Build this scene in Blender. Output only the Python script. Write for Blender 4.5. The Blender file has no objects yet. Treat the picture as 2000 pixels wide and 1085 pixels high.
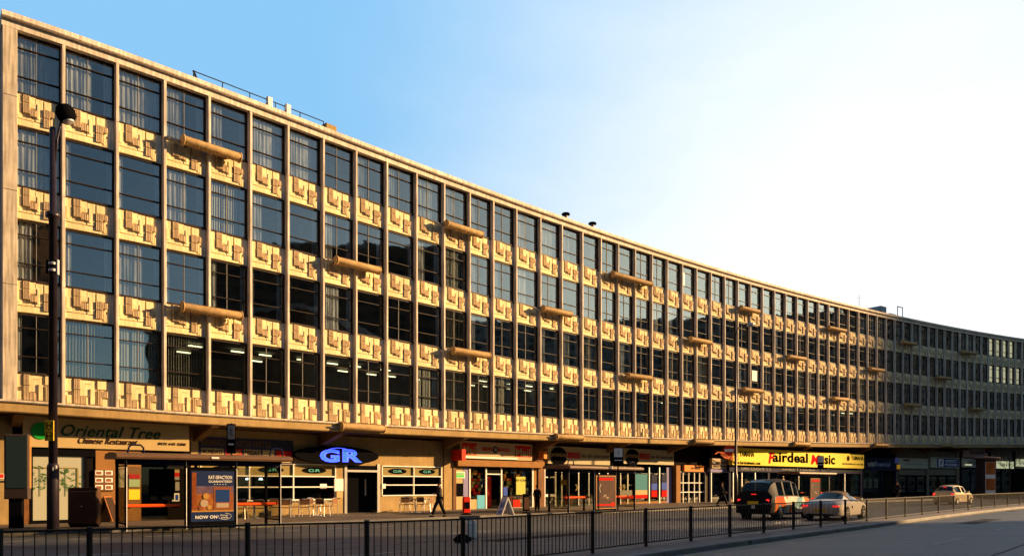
import bpy, math, random
from mathutils import Vector, Matrix
R = math.radians
rnd = random.Random(11)
S = bpy.context.scene
COL = S.collection
CX, HY, F, EYE = 1000.0, 945.0, 1500.0, 1.6     # photo geometry: centre column, horizon row, focal length (2000 px wide), eye height

# ------------------------------------------------------------------ materials
MATS = {}
def mat(name, col, rough=0.7, metal=0.0, noise=0.0, nscale=3.0, bump=0.0, bscale=40.0, emit=0.0, vary=0.0, spec=0.08, streak=0.0, coat=0.0):
    if name in MATS: return MATS[name]
    m = bpy.data.materials.new(name); m.use_nodes = True
    nt = m.node_tree; b = nt.nodes['Principled BSDF']
    b.inputs['Base Color'].default_value = (*col, 1)
    b.inputs['Roughness'].default_value = rough
    b.inputs['Metallic'].default_value = metal
    b.inputs['Specular IOR Level'].default_value = spec
    if coat: b.inputs['Coat Weight'].default_value = coat; b.inputs['Coat Roughness'].default_value = .05
    src = None
    if noise or bump or vary or streak:
        tc = nt.nodes.new('ShaderNodeTexCoord')
    if noise or vary or streak:
        base = nt.nodes.new('ShaderNodeRGB'); base.outputs[0].default_value = (*col, 1); src = base.outputs[0]
    def mul(src, fac_out, lo, hi):
        mr = nt.nodes.new('ShaderNodeMapRange'); mr.inputs['To Min'].default_value = lo; mr.inputs['To Max'].default_value = hi
        nt.links.new(fac_out, mr.inputs['Value'])
        mx = nt.nodes.new('ShaderNodeMix'); mx.data_type = 'RGBA'; mx.blend_type = 'MULTIPLY'; mx.inputs['Factor'].default_value = 1
        nt.links.new(src, mx.inputs['A']); nt.links.new(mr.outputs[0], mx.inputs['B'])
        return mx.outputs['Result'], mr
    if noise:
        n = nt.nodes.new('ShaderNodeTexNoise'); n.inputs['Scale'].default_value = nscale; n.inputs['Detail'].default_value = 8; n.inputs['Roughness'].default_value = .65
        nt.links.new(tc.outputs['Object'], n.inputs['Vector'])
        src, mr = mul(src, n.outputs['Fac'], 1 - noise, 1 + noise); mr.inputs['From Min'].default_value = .3; mr.inputs['From Max'].default_value = .7
    if streak:
        mp = nt.nodes.new('ShaderNodeMapping'); mp.inputs['Scale'].default_value = (7, 7, .5)
        n = nt.nodes.new('ShaderNodeTexNoise'); n.inputs['Scale'].default_value = 1.6; n.inputs['Detail'].default_value = 5
        nt.links.new(tc.outputs['Object'], mp.inputs['Vector']); nt.links.new(mp.outputs[0], n.inputs['Vector'])
        src, mr = mul(src, n.outputs['Fac'], 1 - streak, 1 + streak * .3); mr.inputs['From Min'].default_value = .35; mr.inputs['From Max'].default_value = .65
    if vary:
        oi = nt.nodes.new('ShaderNodeObjectInfo')
        src, mr = mul(src, oi.outputs['Random'], 1 - vary, 1 + vary * .5)
    if src: nt.links.new(src, b.inputs['Base Color'])
    if bump:
        n = nt.nodes.new('ShaderNodeTexNoise'); n.inputs['Scale'].default_value = bscale; n.inputs['Detail'].default_value = 6
        bp = nt.nodes.new('ShaderNodeBump'); bp.inputs['Strength'].default_value = bump; bp.inputs['Distance'].default_value = .02
        nt.links.new(tc.outputs['Object'], n.inputs['Vector']); nt.links.new(n.outputs['Fac'], bp.inputs['Height']); nt.links.new(bp.outputs[0], b.inputs['Normal'])
    if emit:
        b.inputs['Emission Color'].default_value = (*col, 1); b.inputs['Emission Strength'].default_value = emit
    MATS[name] = m
    return m

def glass(name, tint, refl, rough=.02, wob=.0, haze=0.0):
    if name in MATS: return MATS[name]
    m = bpy.data.materials.new(name); m.use_nodes = True
    nt = m.node_tree; nt.nodes.clear()
    out = nt.nodes.new('ShaderNodeOutputMaterial')
    tr = nt.nodes.new('ShaderNodeBsdfTransparent'); tr.inputs['Color'].default_value = (*tint, 1)
    gl = nt.nodes.new('ShaderNodeBsdfGlossy'); gl.inputs['Roughness'].default_value = rough; gl.inputs['Color'].default_value = (1, .95, .88, 1)
    lw = nt.nodes.new('ShaderNodeLayerWeight'); lw.inputs['Blend'].default_value = .5; fr = nt.nodes.new('ShaderNodeMath'); fr.operation = 'POWER'; fr.inputs[1].default_value = 4.5; nt.links.new(lw.outputs['Facing'], fr.inputs[0])
    ma = nt.nodes.new('ShaderNodeMath'); ma.operation = 'MULTIPLY_ADD'; ma.inputs[1].default_value = .9; ma.inputs[2].default_value = refl; ma.use_clamp = True
    mx = nt.nodes.new('ShaderNodeMixShader')
    if wob:
        tc = nt.nodes.new('ShaderNodeTexCoord'); n = nt.nodes.new('ShaderNodeTexNoise'); n.inputs['Scale'].default_value = 1.3; n.inputs['Detail'].default_value = 1
        oi = nt.nodes.new('ShaderNodeObjectInfo'); ad = nt.nodes.new('ShaderNodeVectorMath'); ad.operation = 'ADD'
        sc = nt.nodes.new('ShaderNodeVectorMath'); sc.operation = 'SCALE'; sc.inputs['Scale'].default_value = 37
        cb = nt.nodes.new('ShaderNodeCombineXYZ'); nt.links.new(oi.outputs['Random'], cb.inputs[0]); nt.links.new(oi.outputs['Random'], cb.inputs[2])
        nt.links.new(cb.outputs[0], sc.inputs[0]); nt.links.new(tc.outputs['Object'], ad.inputs[0]); nt.links.new(sc.outputs[0], ad.inputs[1])
        nt.links.new(ad.outputs[0], n.inputs['Vector'])
        bp = nt.nodes.new('ShaderNodeBump'); bp.inputs['Strength'].default_value = wob; bp.inputs['Distance'].default_value = .05
        nt.links.new(n.outputs['Fac'], bp.inputs['Height']); nt.links.new(bp.outputs[0], gl.inputs['Normal'])
    nt.links.new(fr.outputs[0], ma.inputs[0]); nt.links.new(ma.outputs[0], mx.inputs['Fac'])
    base = tr
    if haze:
        df = nt.nodes.new('ShaderNodeBsdfDiffuse'); df.inputs['Color'].default_value = (*tint, 1)
        m2 = nt.nodes.new('ShaderNodeMixShader'); m2.inputs['Fac'].default_value = haze
        nt.links.new(tr.outputs[0], m2.inputs[1]); nt.links.new(df.outputs[0], m2.inputs[2]); base = m2
    nt.links.new(base.outputs[0], mx.inputs[1]); nt.links.new(gl.outputs[0], mx.inputs[2])
    nt.links.new(mx.outputs[0], out.inputs['Surface'])
    MATS[name] = m
    return m

CONC   = mat('cast_concrete', (.78, .63, .35), .85, noise=.14, nscale=2.5, bump=.2, vary=.16, streak=.22)
CONCR  = mat('ribbed_concrete', (.60, .45, .27), .9, noise=.15, nscale=6, bump=.3, vary=.1, streak=.2)
MULL   = mat('mullion_concrete', (.66, .57, .46), .75, noise=.2, nscale=1.3, bump=.15, vary=.16, streak=.32)
GREYC  = mat('grey_concrete', (.36, .35, .33), .85, noise=.15, nscale=2, bump=.2, streak=.2)
PIER   = mat('pier_render', (.52, .45, .35), .8, noise=.22, nscale=1.0, bump=.15, streak=.4)
CORN   = mat('roof_coping', (.72, .60, .48), .7, noise=.2, nscale=.8, streak=.35)
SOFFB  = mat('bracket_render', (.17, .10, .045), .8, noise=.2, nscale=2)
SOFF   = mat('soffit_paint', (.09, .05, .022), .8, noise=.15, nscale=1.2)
TROUGH = mat('trough_cladding', (.38, .25, .11), .7, noise=.3, nscale=4, bump=.3, bscale=15, vary=.2)
FRAME  = mat('window_frame_metal', (.030, .022, .018), .5, noise=.1)
BARW   = mat('pale_glazing_bar', (.26, .25, .23), .5)
ROOM   = mat('office_interior', (.20, .175, .14), .9, noise=.3, nscale=1)
CURT   = mat('net_curtain', (.88, .88, .88), .9, noise=.12, nscale=3, vary=.35, streak=.5)
BLIND  = mat('vertical_blind', (.80, .78, .68), .8, vary=.3)
BLINDD = mat('dark_blind', (.10, .10, .09), .8, vary=.3)
TUBE   = mat('fluorescent_tube', (1, .90, .48), emit=1.7)
GLASS  = glass('office_glass', (.70, .73, .74), .12, wob=.06)
SGLASS = glass('shop_glass', (.62, .66, .60), .03, wob=.03)
CREAM  = mat('cream_render', (.33, .225, .095), .8, noise=.2, nscale=1.2, bump=.1, streak=.12)
CREAM2 = mat('cream_sign_board', (.42, .31, .14), .6, noise=.06)
BROWN  = mat('brown_timber', (.16, .07, .025), .6, noise=.2, nscale=3, streak=.2)
BLACK  = mat('black_paint', (.005, .005, .006), .6, spec=.0)
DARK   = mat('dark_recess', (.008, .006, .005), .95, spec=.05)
NAVY   = mat('navy_paint', (.006, .009, .035), .6, spec=.05)
WHITE  = mat('white_paint', (.75, .72, .65), .5, noise=.05)
REDP   = mat('red_paint', (.62, .03, .015), .9, spec=0)
ORANGE = mat('orange_red_seat', (.85, .09, .015), .4)
YELL   = mat('yellow_sign', (.80, .62, .03), .5, noise=.06, nscale=1.5)
YELS   = mat('yellow_plate', (.85, .55, .03), .5)
STEEL  = mat('brushed_steel', (.6, .58, .55), .28, metal=1, noise=.1)
GALV   = mat('galvanised_steel', (.42, .42, .42), .5, metal=.7, noise=.15)
RAILM  = mat('railing_paint', (.012, .009, .008), .5, spec=.25, noise=.3, nscale=9)
POLEM  = mat('pole_paint', (.016, .011, .018), .38, spec=.35, noise=.3, nscale=4)
RUBBER = mat('tyre_rubber', (.012, .012, .012), .8)

# asphalt with worn patches
def road_mat(name, col, worn, scale):
    m = bpy.data.materials.new(name); m.use_nodes = True; nt = m.node_tree; b = nt.nodes['Principled BSDF']
    tc = nt.nodes.new('ShaderNodeTexCoord')
    mp = nt.nodes.new('ShaderNodeMapping'); mp.inputs['Rotation'].default_value = (0, 0, R(-45)); mp.inputs['Scale'].default_value = (.25, 1.3, 1)
    n1 = nt.nodes.new('ShaderNodeTexNoise'); n1.inputs['Scale'].default_value = scale; n1.inputs['Detail'].default_value = 6
    n2 = nt.nodes.new('ShaderNodeTexNoise'); n2.inputs['Scale'].default_value = 60; n2.inputs['Detail'].default_value = 4
    cr = nt.nodes.new('ShaderNodeValToRGB'); cr.color_ramp.elements[0].position = .35; cr.color_ramp.elements[1].position = .7
    cr.color_ramp.elements[0].color = (*col, 1); cr.color_ramp.elements[1].color = (*worn, 1)
    mx = nt.nodes.new('ShaderNodeMix'); mx.data_type = 'RGBA'; mx.blend_type = 'MULTIPLY'; mx.inputs['Factor'].default_value = .6
    c2 = nt.nodes.new('ShaderNodeValToRGB'); c2.color_ramp.elements[0].position = .3; c2.color_ramp.elements[1].position = .65; c2.color_ramp.elements[0].color = (.35, .35, .35, 1)
    nt.links.new(tc.outputs['Object'], mp.inputs['Vector']); nt.links.new(mp.outputs[0], n1.inputs['Vector']); nt.links.new(tc.outputs['Object'], n2.inputs['Vector'])
    nt.links.new(n1.outputs['Fac'], cr.inputs[0]); nt.links.new(n2.outputs['Fac'], c2.inputs[0])
    nt.links.new(cr.outputs[0], mx.inputs['A']); nt.links.new(c2.outputs[0], mx.inputs['B']); nt.links.new(mx.outputs['Result'], b.inputs['Base Color'])
    bp = nt.nodes.new('ShaderNodeBump'); bp.inputs['Strength'].default_value = .5; bp.inputs['Distance'].default_value = .01
    nt.links.new(n2.outputs['Fac'], bp.inputs['Height']); nt.links.new(bp.outputs[0], b.inputs['Normal'])
    b.inputs['Roughness'].default_value = .62
    return m
ASPH = road_mat('asphalt', (.011, .016, .026), (.042, .055, .078), .8)
def paving_mat(name, col, mortar, rot, sx, sy):
    m = bpy.data.materials.new(name); m.use_nodes = True; nt = m.node_tree; b = nt.nodes['Principled BSDF']
    tc = nt.nodes.new('ShaderNodeTexCoord'); mp = nt.nodes.new('ShaderNodeMapping'); mp.inputs['Rotation'].default_value = (0, 0, R(rot))
    br = nt.nodes.new('ShaderNodeTexBrick'); br.inputs['Color1'].default_value = (*col, 1); br.inputs['Color2'].default_value = (*[c * .72 for c in col], 1)
    br.inputs['Mortar'].default_value = (*mortar, 1); br.inputs['Scale'].default_value = 1; br.inputs['Brick Width'].default_value = sx; br.inputs['Row Height'].default_value = sy; br.inputs['Mortar Size'].default_value = .008
    n = nt.nodes.new('ShaderNodeTexNoise'); n.inputs['Scale'].default_value = .9; n.inputs['Detail'].default_value = 8
    mr = nt.nodes.new('ShaderNodeMapRange'); mr.inputs['From Min'].default_value = .3; mr.inputs['From Max'].default_value = .7; mr.inputs['To Min'].default_value = .6; mr.inputs['To Max'].default_value = 1.15
    mx = nt.nodes.new('ShaderNodeMix'); mx.data_type = 'RGBA'; mx.blend_type = 'MULTIPLY'; mx.inputs['Factor'].default_value = 1
    nt.links.new(tc.outputs['Object'], mp.inputs['Vector']); nt.links.new(mp.outputs[0], br.inputs['Vector']); nt.links.new(tc.outputs['Object'], n.inputs['Vector'])
    nt.links.new(n.outputs['Fac'], mr.inputs['Value']); nt.links.new(br.outputs['Color'], mx.inputs['A']); nt.links.new(mr.outputs[0], mx.inputs['B']); nt.links.new(mx.outputs['Result'], b.inputs['Base Color'])
    b.inputs['Roughness'].default_value = .75
    return m
PAVE = paving_mat('paving_slabs', (.10, .068, .042), (.04, .03, .02), -45, .6, .6)
BRICKPAVE = paving_mat('brick_paviours', (.17, .135, .12), (.06, .05, .045), -45, .2, .1)
KERB = paving_mat('granite_kerb', (.15, .14, .13), (.03, .028, .025), -45, .9, 5.0)
LINEP = mat('worn_white_line', (.30, .29, .27), .7, noise=.35, nscale=3)
LINEY = mat('worn_yellow_line', (.30, .24, .10), .7, noise=.35, nscale=3)

# ------------------------------------------------------------------ mesh builder
class MB:
    def __init__(s): s.v = []; s.f = []; s.m = []; s.mats = []
    def mi(s, m):
        if m not in s.mats: s.mats.append(m)
        return s.mats.index(m)
    def add(s, vs, fs, m, M=None):
        o = len(s.v); i = s.mi(m)
        for p in vs:
            p = Vector(p)
            s.v.append(tuple(M @ p if M else p))
        for f in fs: s.f.append([o + k for k in f]); s.m.append(i)
        return s
    def box(s, x0, x1, y0, y1, z0, z1, m, M=None):
        vs = [(x0,y0,z0),(x1,y0,z0),(x1,y1,z0),(x0,y1,z0),(x0,y0,z1),(x1,y0,z1),(x1,y1,z1),(x0,y1,z1)]
        return s.add(vs, [(3,2,1,0),(4,5,6,7),(0,1,5,4),(1,2,6,5),(2,3,7,6),(3,0,4,7)], m, M)
    def cbox(s, x0, x1, y0, y1, z0, z1, m, M=None, b=.02):
        # box with its front (y0) edges chamfered
        vs = [(x0,y1,z0),(x1,y1,z0),(x1,y1,z1),(x0,y1,z1),(x0,y0+b,z0),(x1,y0+b,z0),(x1,y0+b,z1),(x0,y0+b,z1),
              (x0+b,y0,z0+b),(x1-b,y0,z0+b),(x1-b,y0,z1-b),(x0+b,y0,z1-b)]
        return s.add(vs, [(0,3,2,1),(0,1,5,4),(1,2,6,5),(2,3,7,6),(3,0,4,7),(4,5,9,8),(5,6,10,9),(6,7,11,10),(7,4,8,11),(8,9,10,11)], m, M)
    def tube(s, pts, rad, m, seg=8, M=None, cap=True):
        pts = [Vector(p) for p in pts]; n = len(pts)
        if not hasattr(rad, '__len__'): rad = [rad] * n
        vs = []; up = None
        for i, p in enumerate(pts):
            d = (pts[min(i+1, n-1)] - pts[max(i-1, 0)]).normalized()
            if up is None:
                a = Vector((0,0,1)) if abs(d.z) < .9 else Vector((1,0,0)); up = d.cross(a).normalized()
            else:
                up = (up - d * up.dot(d)).normalized()
            w = d.cross(up)
            for k in range(seg):
                t = 2*math.pi*k/seg; vs.append(p + (up*math.cos(t) + w*math.sin(t)) * rad[i])
        fs = [(i*seg+k, i*seg+(k+1)%seg, (i+1)*seg+(k+1)%seg, (i+1)*seg+k) for i in range(n-1) for k in range(seg)]
        if cap: fs += [tuple(range(seg-1, -1, -1)), tuple((n-1)*seg+k for k in range(seg))]
        return s.add(vs, fs, m, M)
    def prism(s, poly, y0, y1, m, M=None):     # polygon in local x,z extruded along y
        n = len(poly)
        vs = [(x,y0,z) for x,z in poly] + [(x,y1,z) for x,z in poly]
        fs = [tuple(range(n)), tuple(range(2*n-1, n-1, -1))] + [(i+n, (i+1)%n+n, (i+1)%n, i) for i in range(n)]
        return s.add(vs, fs, m, M)
    def quad(s, a, b, c, d, m, M=None): return s.add([a,b,c,d], [(0,1,2,3)], m, M)
    def build(s, name, parent=None, M=None, smooth=False):
        me = bpy.data.meshes.new(name); me.from_pydata(s.v, [], s.f)
        for m in s.mats: me.materials.append(m)
        me.polygons.foreach_set('material_index', s.m)
        if smooth: me.polygons.foreach_set('use_smooth', [True]*len(s.f))
        me.update()
        o = bpy.data.objects.new(name, me); COL.objects.link(o)
        if parent: o.parent = parent
        if M is not None: o.matrix_local = M
        return o

def tag(o, label=None, cat=None, group=None, kind=None):
    if label: o['label'] = label
    if cat: o['category'] = cat
    if group: o['group'] = group
    if kind: o['kind'] = kind
    return o
def thing(name, label, cat, loc=(0,0,0), rz=0, group=None):
    o = bpy.data.objects.new(name, None); COL.objects.link(o); o.location = loc; o.rotation_euler = (0,0,rz)
    o.empty_display_size = .2
    return tag(o, label, cat, group)
def struct(name, mb, smooth=False): return tag(mb.build(name, smooth=smooth), kind='structure')
def frame_M(p, ang): return Matrix.Translation(p) @ Matrix.Rotation(ang, 4, 'Z')

# ------------------------------------------------------------------ facade plan (measured bay lines of the curved block)
XS = [26,124,229,322,409,490,563,632,696,756,814,868,918,964,1009,1056,1098,1138,1174,1208,1241,1274,1304,1333,1361,1389,1416,1441.5,1466,1490,1513,1535,1557,1578,1599,1619,1638.7,1658.2,1677.3,1695.5,1713.5,1731.5,1748.5,1765,1781.8,1798.3,1814.5,1830.5,1846,1861,1875.5,1890,1904,1918,1931.7,1945.2,1958.4,1971.4,1984.4,1997.2]
TOPH = [(15,751),(240,698),(369,651),(500,610),(651,563),(700,548.5),(965,463),(1054,438),(1213,388),(1293,364),(1404,331),(1500,304.5),(1619,275.5),(1700,260),(1778,244.5),(1872,226),(2000,204)]
LEDY = [(15,780),(229,798),(409,808),(490,813),(632,821),(756,830),(868,837),(1009,845),(1174,850.5),(1389,857),(1557,862),(1765,865),(2000,867)]
def polyfit(pts, deg):
    n = deg + 1; A = [[0.0]*(n+1) for _ in range(n)]
    for x, y in pts:
        x = x/1000
        for i in range(n):
            for j in range(n): A[i][j] += x**(i+j)
            A[i][n] += y * x**i
    for i in range(n):
        p = max(range(i, n), key=lambda r: abs(A[r][i])); A[i], A[p] = A[p], A[i]
        for r in range(n):
            if r != i:
                k = A[r][i]/A[i][i]
                for c in range(i, n+1): A[r][c] -= k*A[i][c]
    co = [A[i][n]/A[i][i] for i in range(n)]
    return lambda x: sum(c*(x/1000)**k for k, c in enumerate(co))
hfit = polyfit(TOPH, 4); lfit = polyfit(LEDY, 3)
HF = 13.8
FP = []
for x in XS:
    s = hfit(x)/HF
    FP.append(Vector(((x-CX)/s, F/s, EYE + (HY - lfit(x))/s)))
seg = [(FP[i+1].xy-FP[i].xy).length for i in range(59)]
sm = []
for i in range(59):
    w = 0; a = 0
    for k, q in zip((-2,-1,0,1,2), (1,2,3,2,1)):
        j = min(58, max(1, i+k)); a += q*seg[j]; w += q
    sm.append(a/w if i > 0 else seg[0])
NB = 59
dirs = FP[1]-FP[0]
def extrap(p0, ang, zs, n, dang, w, sgn):
    out = []; p = p0.copy()
    for i in range(n):
        ang += dang; p = p + Vector((math.cos(ang)*w*sgn, math.sin(ang)*w*sgn, zs)); out.append(p)
    return out
aL = math.atan2(dirs.y, dirs.x)
dR = FP[59]-FP[53]; aR = math.atan2(dR.y, dR.x)
PRE = extrap(FP[0], aL, -.0, 8, 0, 1.9, -1)[::-1]
POST = extrap(FP[59], aR, .03, 12, R(-1), 1.9, 1)
ALL = PRE + FP + POST; OFF = 8
def tangent(i):
    a = ALL[max(0, i-1)]; b = ALL[min(len(ALL)-1, i+1)]; return (b-a).xy.normalized()
def P(t, d=0.0, z=None):
    """point on the facade line at bay coordinate t, set back d metres into the building"""
    t = t + OFF; i = int(max(0, min(len(ALL)-2, math.floor(t)))); f = t - i
    a, b = ALL[i], ALL[i+1]; p = a.lerp(b, f)
    ta = tangent(i).lerp(tangent(i+1), f).normalized()
    q = Vector((p.x - ta.y*d, p.y + ta.x*d, p.z if z is None else z))
    return q
def angle(t):
    a = P(t-.5).xy; b = P(t+.5).xy; return math.atan2(b.y-a.y, b.x-a.x)
def solve_t(px, d=0.0):
    lo, hi = -7.9, 69.9
    for _ in range(50):
        m = (lo+hi)/2; q = P(m, d)
        if CX + F*q.x/q.y < px: lo = m
        else: hi = m
    return (lo+hi)/2
def z0(t): return P(t).z
def ground(px, y, zg=.12):
    Y = F*(EYE-zg)/(y-HY); return Vector(((px-CX)/F*Y, Y, zg))
def atY(px, Y, z=.12): return Vector(((px-CX)/F*Y, Y, z))

def sweep(mb, ts, prof, m, zrel=True, closed=True):
    """profile of (setback, z) pairs swept along the facade; z relative to the ledge top when zrel"""
    n = len(prof); vs = []
    for t in ts:
        zb = z0(t)
        for d, z in prof:
            zz = z(zb) if callable(z) else (zb+z if zrel else z)
            q = P(t, d); vs.append((q.x, q.y, zz))
    fs = []
    rng = range(n) if closed else range(n-1)
    for i in range(len(ts)-1):
        for k in rng:
            k2 = (k+1) % n
            fs.append((i*n+k, i*n+k2, (i+1)*n+k2, (i+1)*n+k))
    if closed: fs += [tuple(range(n))[::-1], tuple((len(ts)-1)*n+k for k in range(n))]
    mb.add(vs, fs, m)

# ------------------------------------------------------------------ the office block
BLD = thing('office_building', 'long curved five storey concrete block with patterned relief panels above shops', 'building', P(20, 0, .12))
IB = BLD.matrix_basis.inverted() if False else Matrix.Translation(-BLD.location)
def part(mb, name, parent=None, smooth=False, label=None):
    o = mb.build(name, parent or BLD, smooth=smooth)
    if parent is None: o.matrix_parent_inverse = IB
    if label: o['label'] = label
    return o
WH, SP, SB = 2.18, 1.20, 1.03
rowz = [SB, SB+WH+SP, SB+2*(WH+SP), SB+3*(WH+SP)]     # window sill heights above ledge, bottom row first
spz = [(0, SB)] + [(rowz[i]+WH, rowz[i+1]) for i in range(3)]
ZTOP = rowz[3]+WH
ts = [i/1.0 for i in range(0, 71)]
tl = [-.19] + ts
# roof fascia and coping
mb = MB(); sweep(mb, tl, [(-.03, ZTOP), (-.03, ZTOP+.26), (.5, ZTOP+.26), (.5, ZTOP)], MULL); part(mb, 'fascia')
mb = MB(); sweep(mb, tl, [(-.16, ZTOP+.262), (-.20, ZTOP+.30), (-.20, ZTOP+.47), (-.1, ZTOP+.50), (.6, ZTOP+.50), (.6, ZTOP+.262)], CORN); part(mb, 'coping')
mb = MB(); sweep(mb, tl, [(.6, ZTOP+.05), (.6, ZTOP+.30), (13, ZTOP+.30), (13, ZTOP+.05)], GREYC); part(mb, 'roof')
# ledge over the shops: lip, band and soffit
mb = MB(); sweep(mb, [-7.5]+list(range(-7, 0))+[-.19]+ts, [(-.30, -.10), (-.34, -.06), (-.34, -.01), (-.30, .0), (.5, .0), (.5, -.10)], MULL)
sweep(mb, [-7.5]+list(range(-7, 0))+[-.19]+ts, [(-.20, -.45), (-.24, -.41), (-.24, -.102), (.5, -.102), (.5, -.45)], CREAM); part(mb, 'ledge')
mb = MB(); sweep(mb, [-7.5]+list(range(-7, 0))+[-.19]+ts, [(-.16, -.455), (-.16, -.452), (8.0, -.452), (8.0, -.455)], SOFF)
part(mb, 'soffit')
# back of the block and end wall
mb = MB(); sweep(mb, tl, [(12.7, 0.0), (12.7, ZTOP+.04), (13, ZTOP+.04), (13, 0.0)], GREYC); part(mb, 'rear_wall')
mb = MB()
a, b = P(-.185, .5), P(-.185, 12.7); c, d = P(-.08, 12.7), P(-.08, .5)
zz = z0(0)
mb.add([(a.x,a.y,zz),(b.x,b.y,zz),(c.x,c.y,zz),(d.x,d.y,zz),(a.x,a.y,zz+ZTOP),(b.x,b.y,zz+ZTOP),(c.x,c.y,zz+ZTOP),(d.x,d.y,zz+ZTOP)],
       [(0,1,2,3),(7,6,5,4),(0,4,5,1),(1,5,6,2),(2,6,7,3),(3,7,4,0)], PIER)
part(mb, 'end_wall')
mb = MB(); M = frame_M(P(0), angle(.3))
for k in range(4):
    za = 0 if k == 0 else rowz[k]-.25; zb_ = ZTOP-.002 if k == 3 else rowz[k+1]-.262
    mb.cbox(-.33, .12, -.03, .5, za, zb_, PIER, M, b=.012)
part(mb, 'end_pier')
# floor slabs, interior
mb = MB()
for k in range(5):
    if k == 0: za, zb_ = .01, SB-.08
    elif k < 4: za, zb_ = rowz[k-1]+WH+.02, rowz[k]-.06
    else: za, zb_ = ZTOP-.10, ZTOP-.02
    sweep(mb, ts, [(.42, za), (.42, zb_), (.56, zb_), (.56, za)], GREYC)
part(mb, 'wall')
mb = MB()
for k in range(5):
    za = [.0, rowz[0]+WH+.3, rowz[1]+WH+.3, rowz[2]+WH+.3, ZTOP-.08][k] + .02
    sweep(mb, ts, [(.57, za), (.57, za+.2 if k < 4 else za+.05), (7, za+.2 if k < 4 else za+.05), (7, za)], ROOM)
sweep(mb, ts, [(7.01, .0), (7.01, ZTOP), (7.2, ZTOP), (7.2, .0)], ROOM)
for t in range(2, 60, 5):
    Mx = frame_M(P(t+.5), angle(t+.5)); mb.box(-.05, .05, 2.2, 7, .1, ZTOP-.1, ROOM, Mx)
part(mb, 'interior_partition')
# mullions
for i in range(0, 66):
    if i == 0: continue
    M = frame_M(P(i), angle(i)); mb = MB(); h = ZTOP
    w = .055; y0 = -.03
    for (za, zb_) in ((0, rowz[1]-.1), (rowz[1]-.095, rowz[2]-.1), (rowz[2]-.095, rowz[3]-.1), (rowz[3]-.095, ZTOP)):
        mb.cbox(-w, w, y0, .42, za+.001, zb_, MULL, M, b=.015)
    part(mb, 'mullion')

# relief panels: one block per (u0,u1,v0,v1,height,ribbed)
UP = [(.00,.13,.22,1.0,.10,0),(.02,.07,.30,.72,.16,0),(.17,.32,.76,1.0,.15,1),(.17,.32,.42,.75,.17,1),(.321,.46,.36,.58,.17,1),
      (.16,.44,.60,.995,.09,0),(.31,.45,.62,.80,.12,0),(.47,.52,.30,.80,.17,0),(.44,.60,.22,.97,.11,0),(.62,.76,.10,.40,.17,1),(.62,.76,.41,.68,.18,1),(.761,.86,.46,.66,.18,1),
      (.63,.80,.68,.96,.10,0),(.80,.85,.36,.62,.14,0),(.77,.82,.04,.42,.15,0),(.83,.88,.0,.30,.11,0),(.0,.82,.0,.21,.10,0),(.0,.62,.215,.30,.065,0)]
LO = [(.00,.13,.50,1.0,.09,0),(.03,.12,.04,.38,.19,0),(.18,.31,.60,1.0,.15,1),(.18,.31,.05,.59,.17,1),(.311,.43,.05,.36,.19,1),
      (.31,.56,.36,.97,.09,0),(.42,.47,.0,.34,.10,0),(.42,.52,.82,.86,.14,0),(.50,.59,.05,.66,.20,0),(.66,.74,.04,.62,.18,1),(.745,.86,.33,.60,.18,1),
      (.65,.83,.64,.98,.11,0),(.75,.86,.0,.30,.12,0),(.86,.90,.0,.42,.08,0)]
PW = 1.78
def panel_mb(spec, h, lod=0):
    mb = MB(); W = PW
    mb.box(0, W*.90, .18, .42, 0, h, CONC); mb.box(W*.9001, W, .182, .42, 0, h, MULL)                       # recessed backing
    for (u0, u1, v0, v1, dep, rib) in spec:
        x0, x1, a, b = u0*W, u1*W, v0*h+.01, v1*h-.01
        if rib and not lod:
            n = max(2, int((x1-x0)/.05)); st = (x1-x0)/n
            mb.box(x0, x1, .18-dep*.5, .18, a, b, CONCR)
            for k in range(n): mb.box(x0+k*st, x0+k*st+st*.5, .18-dep*.5-.025, .18-dep*.5, a, b, CONCR)
        else:
            mb.cbox(x0, x1, .18-dep*(.75 if rib else .5), .18, a, b, CONCR if rib else CONC, b=.01)
    return mb
def mesh_of(mb, name):
    o = mb.build(name); me = o.data; bpy.data.objects.remove(o); return me
meU = mesh_of(panel_mb(UP, SP-.05), 'relief_panel'); meL = mesh_of(panel_mb(LO, SB-.03), 'relief_panel_low')
def inst(me, name, M, parent, top=False):
    o = bpy.data.objects.new(name, me); COL.objects.link(o); o.parent = parent
    if top: o.matrix_parent_inverse = IB
    o.matrix_basis = M
    return o
def bayM(i):
    a = P(i); b = P(i+1); w = (b-a).xy.length; ang = math.atan2(b.y-a.y, b.x-a.x)
    return Matrix.Translation((a.x, a.y, (a.z+b.z)/2)) @ Matrix.Rotation(ang, 4, 'Z'), w
rest = MB()
for i in range(0, 66):
    M, w = bayM(i); cw = w-.15; sx = cw/PW
    for k in range(4):
        z = spz[k][0] + (.012 if k == 0 else .03)
        MM = M @ Matrix.Translation((.075, 0, z)) @ Matrix.Diagonal((sx, 1, 1, 1))
        if i < 25: inst(meL if k == 0 else meU, 'spandrel_panel', MM, BLD, True)
        else:
            sub = panel_mb(LO if k == 0 else UP, SB-.03 if k == 0 else SP-.05, 1)
            for f, mi in zip(sub.f, sub.m): pass
            o = len(rest.v)
            for v in sub.v: rest.v.append(tuple(MM @ Vector(v)))
            for f, mi in zip(sub.f, sub.m): rest.f.append([o+q for q in f]); rest.m.append(rest.mi(sub.mats[mi]))
tag(part(rest, 'spandrel_panel'), kind='stuff')

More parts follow.
